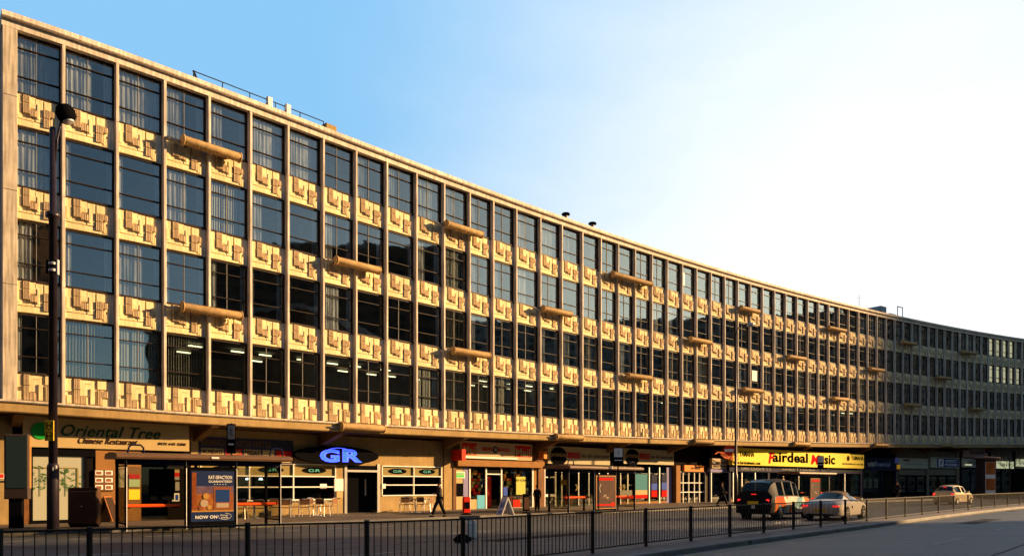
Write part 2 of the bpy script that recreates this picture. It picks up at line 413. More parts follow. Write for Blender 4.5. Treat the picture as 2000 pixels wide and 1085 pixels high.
# windows: frame > pane, curtain
WW = PW
def win_frame(mb, W, H, M=None, light=True):
    f = .05; y0, y1 = .20, .30
    mb.box(0, f, y0, y1, 0, H, FRAME, M); mb.box(W-f, W, y0, y1, 0, H, FRAME, M)
    mb.box(f, W-f, y0, y1, 0, .07, FRAME, M); mb.box(f, W-f, y0, y1, H-f, H, FRAME, M)
    for v in (.29, .765): mb.box(f, W-f, y0-.02, y1, H*v-.014, H*v+.014, FRAME, M)
    mb.box(0, W, y0-.07, y0-.005, -.03, .025, FRAME, M)
    if light:
        mb.box(W*.465-.009, W*.465+.009, y0+.01, y0+.04, .07, H-f, BARW, M)
        mb.box(W*.94-.009, W*.94+.009, y1+.005, y1+.03, .07, H-f, BARW, M)
def curtain_mb(kind, seed, W, H, y=.36):
    r = random.Random(seed); mb = MB()
    def sheet(xa, xb, zb, m, amp=.03, n=26, freq=40):
        vs = []
        for k in range(n+1):
            x = xa + (xb-xa)*k/n; yy = y + amp*math.sin(x*freq + 1.3*math.sin(x*9+seed))
            vs += [(x, yy, zb), (x, yy, H-.02)]
        mb.add(vs, [(2*k, 2*k+2, 2*k+3, 2*k+1) for k in range(n)], m)
    if kind == 'net': sheet(.03, W-.03, .05, CURT)
    elif kind == 'netpart': sheet(.03, W*r.uniform(.35, .6), .05, CURT); sheet(W*r.uniform(.7, .85), W-.03, .05, CURT, n=8)
    elif kind == 'sides': sheet(.03, W*r.uniform(.12, .25), .05, CURT, n=8); sheet(W*r.uniform(.75, .88), W-.03, .05, CURT, n=8)
    elif kind in ('vert', 'vertd'):
        n = 15; m = BLIND if kind == 'vert' else BLINDD; tilt = r.uniform(.3, 1.1)
        for k in range(n):
            if r.random() < .06: continue
            x = .06 + (W-.12)*(k+.5)/n; a = tilt + r.uniform(-.12, .12); dx, dy = .052*math.cos(a), .052*math.sin(a)
            mb.add([(x-dx, y-dy, .05), (x+dx, y+dy, .05), (x+dx, y+dy, H-.02), (x-dx, y-dy, H-.02)], [(0,1,2,3)], m)
    elif kind == 'tied':
        for s_ in (0, 1):
            vs = []; n = 8
            for j, (z, wd) in enumerate(((H-.02, .5), (H*.6, .34), (H*.38, .12), (.05, .2))):
                for k in range(n+1):
                    u = k/n*wd*W; x = .03+u if s_ == 0 else W-.03-u; vs.append((x, y+.025*math.sin(k*2.6), z))
            mb.add(vs, [(j*(n+1)+k, j*(n+1)+k+1, (j+1)*(n+1)+k+1, (j+1)*(n+1)+k) for j in range(3) for k in range(n)], CURT)
    return mb
CUR = {}
for kd in ('net', 'netpart', 'sides', 'vert', 'vertd', 'tied'):
    CUR[kd] = [mesh_of(curtain_mb(kd, s_, WW, WH), 'curtain') for s_ in range(4)]
def pick(i, k):
    r = rnd.random()
    if k == 3: return ('net' if r < .55 else 'netpart' if r < .85 else 'vert') if i < 8 else ('netpart' if r < .35 else 'net' if r < .55 else 'vert' if r < .72 else 'sides' if r < .88 else None) if i < 17 else (None if r < .3 else 'vertd' if r < .55 else 'sides' if r < .8 else 'netpart')
    if k == 2: return ('netpart' if r < .4 else 'net' if r < .6 else 'sides' if r < .85 else 'vert') if i < 16 else (None if r < .3 else 'vertd' if r < .6 else 'sides' if r < .8 else 'netpart')
    if k == 1: return (None if r < .15 else 'sides' if r < .45 else 'vertd' if r < .6 else 'vert' if r < .75 else 'netpart')
    if i in (4, 5, 6, 7, 8, 9, 14, 15, 16, 17): return None if r < .7 else 'sides'
    if i < 4: return 'vert' if i else 'sides'
    if i in (10, 11, 12, 13): return 'vert'
    if 25 < i < 32: return 'tied'
    return 'netpart' if r < .3 else 'vertd' if r < .6 else 'sides' if r < .8 else None
mbf = MB(); win_frame(mbf, WW, WH); meF = mesh_of(mbf, 'window_frame')
mbf = MB(); win_frame(mbf, WW, WH, light=False); meF2 = mesh_of(mbf, 'window_frame_plain')
mbp = MB(); mbp.box(.05, WW-.05, .245, .251, .07, WH-.05, GLASS); meP = mesh_of(mbp, 'window_pane')
rf, rp, rc = MB(), MB(), MB()
def merge(dst, src_me, M):
    o = len(dst.v)
    for v in src_me.vertices: dst.v.append(tuple(M @ v.co))
    for p in src_me.polygons:
        dst.f.append([o+q for q in p.vertices]); dst.m.append(dst.mi(src_me.materials[p.material_index]))
for i in range(0, 66):
    M, w = bayM(i); sx = (w-.15)/PW
    if i == 0: sx = (w-.15)/PW
    for k in range(4):
        MM = M @ Matrix.Translation((.075, 0, rowz[k])) @ Matrix.Diagonal((sx, 1, 1, 1))
        kd = pick(i, k); cm = CUR[kd][rnd.randrange(4)] if kd else None
        if i < 25:
            fr = inst(meF if rnd.random() < .6 else meF2, 'window', MM, BLD, True)
            inst(meP, 'pane', Matrix.Identity(4), fr)
            if cm: inst(cm, 'blind' if kd.startswith('vert') else 'curtain', Matrix.Identity(4), fr)
        else:
            merge(rf, meF if rnd.random() < .3 else meF2, MM); merge(rp, meP, MM)
            if cm: merge(rc, cm, MM)
tag(part(rf, 'window'), kind='stuff')
ws = bpy.data.objects[[o.name for o in BLD.children if o.name.startswith('window')][-1]]
rfo = [o for o in BLD.children if o.get('kind') == 'stuff' and o.name.startswith('window')][0]
rp.build('pane', rfo); rc.build('curtain', rfo)
# white panels set in front of two windows, on the far part of the block
mb = MB()
M, w = bayM(28); mb.box(.45, 1.25, .12, .14, rowz[1]+.75, rowz[1]+WH-.55, WHITE, M)
M, w = bayM(23); mb.box(.15, .45, .10, .12, rowz[3]+.6, rowz[3]+WH-.6, WHITE, M)
part(mb, 'far_white_panel')
SKYREFL = mat('lit_window_glow', (1.0, .90, .55), emit=.42)  # glow put in for bright sky reflected by the far right panes
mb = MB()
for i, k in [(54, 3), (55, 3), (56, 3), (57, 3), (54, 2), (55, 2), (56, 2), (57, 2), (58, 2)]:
    M, w = bayM(i); mb.box(.15, w-.42, .29, .30, rowz[k]+.1, rowz[k]+WH*.27, SKYREFL, M); mb.box(.15, w-.42, .29, .30, rowz[k]+WH*.30, rowz[k]+WH-.1, SKYREFL, M)
tag(part(mb, 'sky_reflection_panel'), kind='stuff')
# ceiling lights on the first office floor
for i in list(range(4, 10))+[10, 11, 12, 14, 15, 16, 17]+[22, 25, 30, 31, 32, 33, 34, 35, 39, 40, 42]:
    M, w = bayM(i); mb = MB(); zc = rowz[0]+WH+.17
    for y in (1.3, 3.4, 5.4):
        if rnd.random() < .75:
            x = rnd.uniform(.0, 1.1); mb.box(x, x+.62, y, y+.12, zc, zc+.05, TUBE, M)
    if mb.v: part(mb, 'ceiling_light')
# curved light troughs
def trough(t0_, z, w, flip=False):
    """half-round metal-clad trough, its left part open"""
    M = frame_M(P(t0_), angle(t0_+w/3.8)); M.translation.z = z0(t0_)+z
    mb = MB(); n = 16; L = w; r = .205
    sl = (z0(t0_+w/1.93)-z0(t0_))/w
    vs = []
    for x in (0, L*.03, L*.97, L):
        rr = r*(.9 if x in (0, L) else 1)
        for k in range(n): a = 2*math.pi*k/n; vs.append((x, -.38+math.cos(a)*rr*1.1, math.sin(a)*rr*.85+sl*x))
    fs = [(i*n+k, i*n+(k+1)%n, (i+1)*n+(k+1)%n, (i+1)*n+k) for i in range(3) for k in range(n)] + [tuple(range(n))[::-1], tuple(3*n+k for k in range(n))]
    mb.add(vs, fs, TROUGH, M)
    nb = int(L/.16)
    for x in (.02, L-.06): mb.tube([(x, -.38, sl*x), (x+.05, -.38, sl*x)], r*1.10, TROUGH, 16, M)
    mb.box(.05, L-.1, -.20, .02, .10, .13, FRAME, M)
    for k in range(1, nb):      # cladding seams
        x = L*k/nb
        mb.tube([(x, -.38, sl*x), (x+.012, -.38, sl*x)], r*1.012, TROUGH, 12, M)
    mb.box(.3, .4, -.2, .3, -.05, .05, FRAME, M); mb.box(L-.5, L-.4, -.2, .3, -.05, .05, FRAME, M)
    mb.box(-.62, -.02, -.30, -.10, -.10, -.04, GREYC, M)
    o = part(mb, 'light_trough', smooth=False)
    for p in o.data.polygons:
        if len(p.vertices) == 4: p.use_smooth = True
def trpx(pa, pb, z):
    a = solve_t(pa, -.4); b = solve_t(pb, -.4); trough(a, z, (P(b)-P(a)).xy.length)
for pa, pb in ((355,470),(871,941),(1196,1272),(1447,1482),(1618,1651),(1762,1789),(1880,1906)): trpx(pa, pb, rowz[3]-.16)
for pa, pb in ((655,741),(1060,1115),(1348,1388),(1540,1573),(1699,1726),(1830,1857)): trpx(pa, pb, rowz[2]-.16)
for pa, pb in ((354,472),(884,955),(1226,1272),(1452,1488),(1628,1656),(1769,1796),(1897,1922)): trpx(pa, pb, rowz[1]-.16)
for pa, pb in ((665,750),(1085,1137),(1355,1392),(1550,1580),(1708,1732),(1838,1860)): trpx(pa, pb, -.20)
# ------------------------------------------------------------------ ground storey: frames measured in photo columns
class Fr:
    def __init__(s, p0, p1, d):
        s.A = P(solve_t(p0, d), d, 0); s.B = P(solve_t(p1, d), d, 0)
        v = s.B-s.A; s.W = v.length; s.ang = math.atan2(v.y, v.x); s.M = frame_M(s.A, s.ang); s.d = v.normalized()
        s.t0 = solve_t(p0, d); s.t1 = solve_t(p1, d); s.soff = min(z0(s.t0), z0(s.t1))-.47
    def uk(s, px):
        r = Vector(((px-CX)/F, 1)); a = s.A; d = s.d       # a + u d = k r
        det = d.x*(-r.y) - d.y*(-r.x)
        u = ((-a.x)*(-r.y) - (-a.y)*(-r.x))/det
        k = a.y + u*d.y
        return u, k
    def u(s, px): return s.uk(px)[0]
    def z(s, px, y):
        if y == 'G': return .122
        if y == 'S': return s.soff
        return EYE + (HY-y)*s.uk(px)[1]/F
    def rect(s, mb, px0, px1, yt, yb, m, y0=0.0, y1=.08, mid=None):
        mid = mid or (px0+px1)/2
        mb.box(s.u(px0), s.u(px1), y0, y1, s.z(mid, yb), s.z(mid, yt), m, s.M)
def text(parent, body, fr, px0, px1, yt, yb, m, y=-.03, shear=0.0, ext=.012, off=0.0, name='lettering', mid=None, M=None, dims=None, top=False):
    """text mesh fitted to the box the photo gives it"""
    cu = bpy.data.curves.new(name, 'FONT'); cu.body = body; cu.shear = shear; cu.extrude = ext; cu.offset = off; cu.resolution_u = 3
    cu.space_character = 1.05
    to = bpy.data.objects.new(name, cu); COL.objects.link(to)
    bpy.context.view_layer.update()
    me = bpy.data.meshes.new_from_object(to.evaluated_get(bpy.context.evaluated_depsgraph_get()))
    bpy.data.objects.remove(to)
    xs = [v.co.x for v in me.vertices]; ys = [v.co.y for v in me.vertices]
    x0, x1, y0_, y1_ = min(xs), max(xs), min(ys), max(ys)
    if dims: ua, ub, za, zb_ = dims
    else:
        mid = mid or (px0+px1)/2; ua, ub, za, zb_ = fr.u(px0), fr.u(px1), fr.z(mid, yb), fr.z(mid, yt)
    MM = M if M is not None else fr.M
    for v in me.vertices:
        X = ua + (v.co.x-x0)/(x1-x0)*(ub-ua); Z = za + (v.co.y-y0_)/(y1_-y0_)*(zb_-za)
        v.co = MM @ Vector((X, y - v.co.z, Z)) if MM is not None else Vector((X, y-v.co.z, Z))
    me.materials.clear(); me.materials.append(m)
    o = bpy.data.objects.new(name, me); COL.objects.link(o)
    if parent: o.parent = parent
    if top: o.matrix_parent_inverse = IB
    return o
def world_part(mb, name, root, smooth=False):
    o = mb.build(name, root, smooth=smooth); o.matrix_parent_inverse = (Matrix.Translation(root.location) @ Matrix.Rotation(root.rotation_euler.z, 4, 'Z')).inverted(); return o
def inv(root): return (Matrix.Translation(root.location) @ Matrix.Rotation(root.rotation_euler.z, 4, 'Z')).inverted()
def wtext(root, *a, **k):
    o = text(root, *a, **k); o.matrix_parent_inverse = inv(root); return o

SD = 1.1   # shopfronts stand this far behind the facade line
# dark back of the shops and shop floors
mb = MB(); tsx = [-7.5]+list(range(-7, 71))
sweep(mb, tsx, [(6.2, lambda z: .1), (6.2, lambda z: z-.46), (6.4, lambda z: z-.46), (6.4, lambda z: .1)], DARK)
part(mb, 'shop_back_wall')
# cross beams with tapered brackets under the soffit
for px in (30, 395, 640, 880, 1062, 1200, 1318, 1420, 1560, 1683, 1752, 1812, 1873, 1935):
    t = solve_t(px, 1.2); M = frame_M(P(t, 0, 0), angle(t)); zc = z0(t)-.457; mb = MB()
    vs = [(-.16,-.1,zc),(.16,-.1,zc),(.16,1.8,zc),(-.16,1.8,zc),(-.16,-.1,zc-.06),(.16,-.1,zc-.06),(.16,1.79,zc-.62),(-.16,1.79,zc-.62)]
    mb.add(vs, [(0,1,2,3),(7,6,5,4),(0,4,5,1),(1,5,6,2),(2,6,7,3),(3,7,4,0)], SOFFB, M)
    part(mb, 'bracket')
def shop(p0, p1, d=SD):
    f = Fr(p0, p1, d)
    sf = bpy.data.objects.new('shopfront', None); COL.objects.link(sf); sf.parent = BLD; sf.matrix_parent_inverse = IB
    sf.location = f.A.lerp(f.B, .5); sf.location.z = .12
    return f, sf
def sp(mb, name, sf, label=None, smooth=False):
    o = mb.build(name, sf, smooth=smooth); o.matrix_parent_inverse = Matrix.Translation(-sf.location)
    if label: o['label'] = label
    return o
def split_rects(sf, f, name, items):
    for it in items:
        mb = MB(); f.rect(mb, *it); sp(mb, name, sf)
def sptext(sf, *a, **k):
    o = text(sf, *a, **k); o.matrix_parent_inverse = Matrix.Translation(-sf.location); return o

GREEN = mat('sign_green', (.01, .28, .03), .5); DGREEN = mat('lettering_dark_green', (.012, .05, .015), .6)
TAN = mat('tan_wall', (.27, .13, .04), .75, noise=.15, nscale=2)
FROST = glass('frosted_glass', (.55, .55, .42), .03, rough=.3, haze=.62)
REDB = mat('red_board', (.5, .02, .015),.9, spec=0); BLUEB = mat('blue_board', (.02, .06, .35), .5)
ORNG = mat('orange_board', (.7, .22, .03), .5); TEAL = mat('teal_board', (.02, .16, .20), .5); LILAC = mat('lilac_wall', (.22, .20, .34), .7)
OLIVE = mat('olive_panel', (.22, .17, .06), .6); GREYB = mat('grey_board', (.30, .29, .26), .6)
NEON = mat('blue_neon', (.03, .05, .9), emit=2.4); NEONF = mat('neon_letter_face', (.02, .12, .45), .4, emit=.35); TURQ = mat('turquoise_letter', (.10, .45, .42), .5)
PINKB = mat('pink_board', (.40, .26, .24), .6); LITW = mat('backlit_sign', (.80, .80, .45), .5, emit=.18)
SHOPL = mat('shop_ceiling_lamp', (.6, .75, 1), emit=8)

def frames(sf, f, xs, ys, m, w=.06, yb=None, mid=None, glassm=None, y0=-.03, y1=.05):
    """glazing grid: vertical members at photo columns xs, horizontal ones at photo rows ys"""
    mb = MB(); mid = mid or (xs[0]+xs[-1])/2
    zt, zb_ = f.z(mid, ys[0]), f.z(mid, ys[-1])
    for x in xs: mb.box(f.u(x)-w/2, f.u(x)+w/2, y0, y1, zb_, zt, m, f.M)
    for y in ys:
        z = f.z(mid, y); mb.box(f.u(xs[0]), f.u(xs[-1]), y0-.012, y1-.01, z-w/2, z+w/2, m, f.M)
    sp(mb, 'window_frame', sf)
    mb = MB(); mb.box(f.u(xs[0])+w/2, f.u(xs[-1])-w/2, .055, .062, zb_, zt, glassm or SGLASS, f.M); sp(mb, 'pane', sf)

# A: sliver of shop at the far left
f, sf = shop(-120, 44)
mb = MB(); f.rect(mb, -120, 24, 'S', 'G', CREAM, 0, .2); f.rect(mb, 24, 44, 'S', 858, DARK, 0, .2); f.rect(mb, 27, 44, 858, 'G', DARK, .3, .4); sp(mb, 'wall', sf)
mb = MB(); f.rect(mb, -60, 18, 924, 934, WHITE, -.02, 0, 0); f.rect(mb, -2, 7, 925, 932, REDP, -.035, -.02, 0); f.rect(mb, -60, 20, 938, 941, NAVY, -.02, 0, 0); sp(mb, 'stripe', sf)
# B: restaurant
f, sf = shop(44, 372, .95)
mb = MB()
f.rect(mb, 170, 187, 878, 'G', DARK, .05, .2, 170); f.rect(mb, 187, 226, 878, 'G', TAN, 0, .2); f.rect(mb, 226, 276, 878, 'G', TAN, .02, .2, 250)
f.rect(mb, 330, 372, 878, 'G', DARK, .15, .2); f.rect(mb, 44, 62, 878, 'G', BROWN, 0, .2)
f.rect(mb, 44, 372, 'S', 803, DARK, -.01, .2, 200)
sp(mb, 'wall', sf)
mb = MB(); f.rect(mb, 60, 186, 877, 890, BLACK, -.05, .1, 120); f.rect(mb, 60, 64, 890, 1018, BLACK, -.03, .06, 120); f.rect(mb, 164, 170, 890, 1018, BLACK, -.03, .06, 120)
f.rect(mb, 60, 170, 1014, 'G', BLACK, -.04, .08, 120); sp(mb, 'window_frame', sf)
mb = MB(); f.rect(mb, 64, 164, 890, 1014, FROST, .02, .03, 120); sp(mb, 'pane', sf, 'frosted etched pane')
mb = MB(); f.rect(mb, 64, 140, 892, 911, CREAM2, .2, .22, 120); f.rect(mb, 140, 166, 893, 925, GREYB, .22, .24, 120); sp(mb, 'blind', sf)
mb = MB()                                       # bamboo transfer on the glass
LEAF = mat('bamboo_leaf_print', (.05, .13, .03), .7)
r = random.Random(3)
for k in range(70):
    px = r.uniform(66, 155); y = r.uniform(915, 955) if px < 110 else r.uniform(918, 960); a = r.uniform(-1.3, 1.3)+math.pi*.5*r.choice((-1, -1, 1)); L = r.uniform(.15, .34)
    u, z = f.u(px), f.z(120, y); dx, dz = math.cos(a)*L, math.sin(a)*L*.7
    mb.add([(u, 0, z), (u+dx*.5-dz*.10, 0, z+dz*.5+dx*.10), (u+dx, 0, z+dz), (u+dx*.5+dz*.10, 0, z+dz*.5-dx*.10)], [(0,1,2,3)], LEAF, f.M)
for px in (78, 100, 128, 150): mb.box(f.u(px)-.01, f.u(px)+.01, 0, .004, f.z(120, 968), f.z(120, 914), LEAF, f.M)
f.rect(mb, 64, 152, 912, 914, OLIVE, 0, .01, 120); f.rect(mb, 150, 153, 914, 968, OLIVE, 0, .01, 120)
sp(mb, 'bamboo_print', sf)
sg = thing('menu_board', 'board of six food photographs in two columns on the tan restaurant wall', 'menu board', f.M @ Vector((f.u(204), -.03, f.z(204, 938))), f.ang)
mb = MB(); f.rect(mb, 184, 222, 917, 958, BROWN, -.05, 0); world_part(mb, 'board', sg)
for cx_ in (193, 212):
    for cy_ in (922.5, 936.5, 950.5):
        mb = MB(); f.rect(mb, cx_-7.5, cx_+7.5, cy_-4.5, cy_+4.5, WHITE, -.06, -.05, 204); f.rect(mb, cx_-5.5, cx_+4.5, cy_-2.5, cy_+3, mat('food_print', (.25, .10, .04), .6, noise=.6, nscale=25), -.066, -.06, 204); world_part(mb, 'photograph', sg)
mb = MB(); f.rect(mb, 252, 273, 925, 934, REDB, -.01, .02); f.rect(mb, 252, 273, 935, 950, mat('pale_green_notice', (.45, .60, .35), .6), -.01, .02); sp(mb, 'notice', sf)
mb = MB()
for (a_, b_, c_, d_, m_) in ((343, 352, 916, 922, CREAM2), (343, 352, 922, 930, REDB), (343, 352, 930, 936, GREYB), (344, 352, 940, 957, GREYB), (338, 352, 962, 978, WHITE), (344, 350, 965, 976, BLUEB)):
    f.rect(mb, a_, b_, c_, d_, m_, .10, .13 if m_ != BLUEB else .099, 345)
sp(mb, 'window_poster', sf)
sg = thing('shop_sign', 'cream fascia with green disc and dark green script lettering over the restaurant', 'shop sign', f.M @ Vector((f.W/2, -.1, 3.1)), f.ang)
mb = MB(); f.rect(mb, 44, 368, 803, 876, CREAM2, -.10, .10, 200); world_part(mb, 'board', sg)
mb = MB(); n = 32; uc, zc = f.u(79), f.z(79, 841); rr = (f.u(98)-f.u(60))/2
mb.prism([(uc+rr*1.02*math.cos(2*math.pi*k/n), zc+rr*math.sin(2*math.pi*k/n)) for k in range(n)], -.13, -.10, GREEN, f.M); world_part(mb, 'disc', sg)
wtext(sg, 'Oriental Tree', f, 118, 312, 832, 854, DGREEN, y=-.115, shear=.35, off=.01)
wtext(sg, 'Chinese Restaurant', f, 152, 268, 855, 867, mat('lettering_brown', (.05, .02, .01), .6), y=-.115, shear=.4)
wtext(sg, '0121 643 3288', f, 308, 361, 864, 869, mat('lettering_brown', (.05, .02, .01), .6), y=-.115)
# C: bar
f, sf = shop(372, 865, 1.8)
mb = MB()
f.rect(mb, 372, 386, 'S', 'G', CREAM, -.05, .3)
f.rect(mb, 386, 865, 'S', 906.5, CREAM, 0, .25, 625)
def strip(px0, px1, yt, yb, m, y0=0., y1=.2):
    n = max(1, int(abs(px1-px0)/60))
    f.rect(mb, px0, px1, yt, yb, m, y0, y1, 0.5*(px0+px1))
ztop = f.z(625, 906.5)
def zrect(px0, px1, za, zb_, m, y0=0., y1=.25): mb.box(f.u(px0), f.u(px1), y0, y1, za, zb_, m, f.M)
zs = .85
zrect(386, 657, .122, zs, CREAM); zrect(657, 673, .122, ztop, CREAM); zrect(741, 746, .122, ztop, CREAM); zrect(746, 863, .122, 1.0, CREAM); zrect(863, 865, .122, ztop, CREAM)
zrect(386, 392, zs, ztop, CREAM)
sp(mb, 'wall', sf)
def bar_window(xs, zsill):
    mb = MB(); w = .055; ua, ub = f.u(xs[0]), f.u(xs[-1]); hs = [zsill, zsill+.36*(ztop-zsill), zsill+.66*(ztop-zsill), ztop]
    for x in xs: mb.box(f.u(x)-w/2, f.u(x)+w/2, -.03, .06, zsill, ztop, WHITE, f.M)
    for h in hs: mb.box(ua, ub, -.045, .05, h-w/2, h+w/2, WHITE, f.M)
    sp(mb, 'window_frame', sf)
    mb = MB(); mb.box(ua, ub, .065, .072, zsill, hs[2], SGLASS, f.M); sp(mb, 'pane', sf)
    mb = MB(); mb.box(ua, ub, .065, .08, hs[2], ztop, OLIVE, f.M)
    for a_, b_ in zip(xs[:-1], xs[1:]):
        uc = (f.u(a_)+f.u(b_))/2; zc = (hs[2]+ztop)/2; rw = (f.u(b_)-f.u(a_))*.29
        mb.prism([(uc+rw*math.cos(2*math.pi*k/24), zc+.15*math.sin(2*math.pi*k/24)) for k in range(24)], .05, .064, BLACK, f.M)
    sp(mb, 'transom_panel', sf)
    for a_, b_ in zip(xs[:-1], xs[1:]):
        uc = (f.u(a_)+f.u(b_))/2; zc = (hs[2]+ztop)/2; rw = (f.u(b_)-f.u(a_))*.14
        sptext(sf, 'GR', f, 0, 0, 0, 0, TURQ, y=.047, dims=(uc-rw, uc+rw, zc-.07, zc+.07))
bar_window([392, 487, 573, 655], zs); bar_window([746, 808, 862], 1.0)
mb = MB(); f.rect(mb, 672, 677, 905, 'G', STEEL, -.05, .1, 706); f.rect(mb, 736, 741, 905, 'G', STEEL, -.05, .1, 706); zrect(677, 736, f.z(706, 921), f.z(706, 917), STEEL, -.05, .1); zrect(677, 736, f.z(706, 917), ztop, BLACK, 0, .1)
sp(mb, 'door_frame', sf)
mb = MB(); zrect(677, 736, .122, f.z(706, 921), BLACK, .5, .6); sp(mb, 'door', sf)
mb = MB(); zrect(722, 724.5, 1.0, 1.9, STEEL, .42, .47); sp(mb, 'door_handle', sf)
mb = MB(); f.rect(mb, 652, 669, 934, 958, WHITE, -.07, -.0); f.rect(mb, 655, 667, 959, 971, CREAM2, -.12, 0); f.rect(mb, 626, 639, 944, 953, WHITE, .03, .05); f.rect(mb, 745, 752, 944, 953, WHITE, -.06, -.05)
sp(mb, 'notice', sf)
mb = MB()
for px in (502, 528): c = f.M @ Vector((f.u(px), .9, f.z(px, 936))); mb.tube([c, c+Vector((0,0,.09))], [.10, .06], SHOPL, 10)
sp(mb, 'ceiling_lamp', sf)
# bar sign
sg = thing('shop_sign', 'black oval sign with blue glowing neon GR over the bar door', 'shop sign', f.M @ Vector((f.u(653), -.2, f.z(653, 889))), f.ang)
mb = MB(); uc, zc = f.u(654), f.z(654, 889); rw = (f.u(735)-f.u(572))/2; rh = (f.z(654, 871)-f.z(654, 907))/2; n = 48
mb.prism([(uc+rw*math.cos(2*math.pi*k/n), zc+rh*math.sin(2*math.pi*k/n)) for k in range(n)], -.35, -.1, BLACK, f.M)
world_part(mb, 'board', sg)
mb = MB(); mb.box(uc-.9, uc-.8, -.1, 0, zc-.1, zc+.1, BLACK, f.M); mb.box(uc+.8, uc+.9, -.1, 0, zc-.1, zc+.1, BLACK, f.M); world_part(mb, 'bracket', sg)
wtext(sg, 'G', f, 617, 655, 877, 902, NEON, y=-.362, off=.045, ext=.008); wtext(sg, 'R', f, 661, 699, 877.5, 902, NEON, y=-.362, off=.045, ext=.008)
wtext(sg, 'G', f, 619, 653.5, 878.5, 900.5, NEONF, y=-.38, off=.0, ext=.010); wtext(sg, 'R', f, 662.5, 697, 879, 900.5, NEONF, y=-.38, off=.0, ext=.010)
mb = MB(); pts = [(uc+rw*.36*math.cos(a_), -.37, zc+rh*.80*math.sin(a_)) for a_ in [R(35+5.5*k) for k in range(21)]]; mb.tube(pts, .012, NEON, 6, f.M); world_part(mb, 'neon_arc', sg)
# party banner
sg = thing('banner', 'dark banner with red and cream event lettering on the bar wall', 'banner', f.M @ Vector((f.u(480), -.1, 3.6)), f.ang)
mb = MB(); uu = [f.u(388), f.u(572)]; zb1, zt1 = f.z(540, 905), f.z(480, 856)
mb.box(uu[0], uu[1], -.06, 0, zb1, zt1, mat('banner_dark', (.03, .035, .07), .6)); mb.v = [tuple(f.M @ Vector(v)) for v in mb.v]; world_part(mb, 'board', sg)
hh = zt1-zb1; W_ = uu[1]-uu[0]
wtext(sg, 'BIRMINGHAM AFTER PARTIES', f, 0, 0, 0, 0, mat('banner_brown', (.14, .09, .05), .6), y=-.066, off=.012, dims=(uu[0]+.1, uu[0]+W_*.74, zb1+hh*.66, zb1+hh*.92))
mb = MB(); cols = [CREAM2, REDB, CREAM2, CREAM2, REDB]
for k, (a_, b_) in enumerate(((.02, .24), (.26, .43), (.45, .63), (.65, .78), (.80, .98))):
    mb.box(uu[0]+W_*a_, uu[0]+W_*b_, -.068, -.061, zb1+hh*.30, zb1+hh*.56, cols[k], f.M)
mb.box(uu[0]+W_*.8, uu[0]+W_*.98, -.068, -.061, zb1+hh*.05, zb1+hh*.22, CREAM2, f.M)
uc, zc = uu[0]+W_*.88, zb1+hh*.36
mb.prism([(uc+.20*math.cos(2*math.pi*k/20), zc+.22*math.sin(2*math.pi*k/20)) for k in range(20)], -.078, -.069, REDP, f.M)
world_part(mb, 'printed_block', sg)
BRN = mat('lettering_brown', (.05, .02, .01), .6)
for s_, a_, b_, m_ in (('MONDAYS', .03, .23, BRN), ('TUESDAY', .27, .42, CREAM2), ('FRIDAY', .46, .62, BRN)):
    wtext(sg, s_, f, 0, 0, 0, 0, m_, y=-.072, off=.012, dims=(uu[0]+W_*a_, uu[0]+W_*b_, zb1+hh*.34, zb1+hh*.52))
# D: newsagent
f, sf = shop(865, 1062, 1.9)
mb = MB()
f.rect(mb, 865, 885, 'S', 'G', CREAM, -.10, .3); f.rect(mb, 885, 1062, 'S', 912, BROWN, .05, .3, 960)
f.rect(mb, 888, 905, 912, 'G', CREAM2, .02, .2, 900); f.rect(mb, 905, 916, 912, 'G', LILAC, 0, .2, 910); f.rect(mb, 1040, 1050, 912, 'G', TAN, .0, .2); f.rect(mb, 1050, 1062, 900, 'G', BROWN, -.08, .3)
f.rect(mb, 917, 950, 994, 'G', WHITE, -.02, .2, 935); f.rect(mb, 980, 1040, 990, 'G', WHITE, -.02, .2, 1010)
sp(mb, 'wall', sf)
mb = MB(); f.rect(mb, 882, 888, 912, 'G', BROWN, -.14, .0, 885); f.rect(mb, 887, 1056, 899, 911, TAN, -.35, .05, 970); sp(mb, 'shutter_box', sf)
mb = MB(); f.rect(mb, 889, 904, 943, 968, BLACK, -.01, .02, 900); sp(mb, 'cash_machine', sf)
mb = MB(); f.rect(mb, 887, 907, 920, 933, WHITE, -.05, -.02, 897); f.rect(mb, 888.5, 905.5, 921.5, 931.5, mat('bright_green', (.05, .42, .05), .5, emit=.12), -.056, -.05, 897); sp(mb, 'cash_sign', sf)
sptext(sf, 'CASH', f, 890, 904, 922.5, 927, WHITE, y=-.06, mid=897)
for px in (917, 949, 979, 1040):
    mb = MB(); f.rect(mb, px-1.2, px+1.2, 913, 'G', WHITE, -.04, .05, px); sp(mb, 'window_frame', sf)
split_rects(sf, f, 'pane', [(917, 949, 913, 994, SGLASS, .02, .027, 935), (980, 1040, 913, 990, SGLASS, .02, .027, 1010)])
mb = MB(); f.rect(mb, 950, 979, 913, 924, DARK, .02, .1, 965); f.rect(mb, 950, 979, 924, 926, WHITE, -.02, .05, 965); f.rect(mb, 952, 977, 927, 'G', BLACK, .8, .85, 965); f.rect(mb, 966, 975, 930, 990, mat('vending_red', (.45, .02, .01), .5, emit=.05), .7, .79, 970); sp(mb, 'door', sf)
mb = MB(); r = random.Random(5)
pal = [REDB, CREAM2, ORNG, WHITE, BROWN, BLUEB, OLIVE, REDB, TAN, BLACK, GREYB]
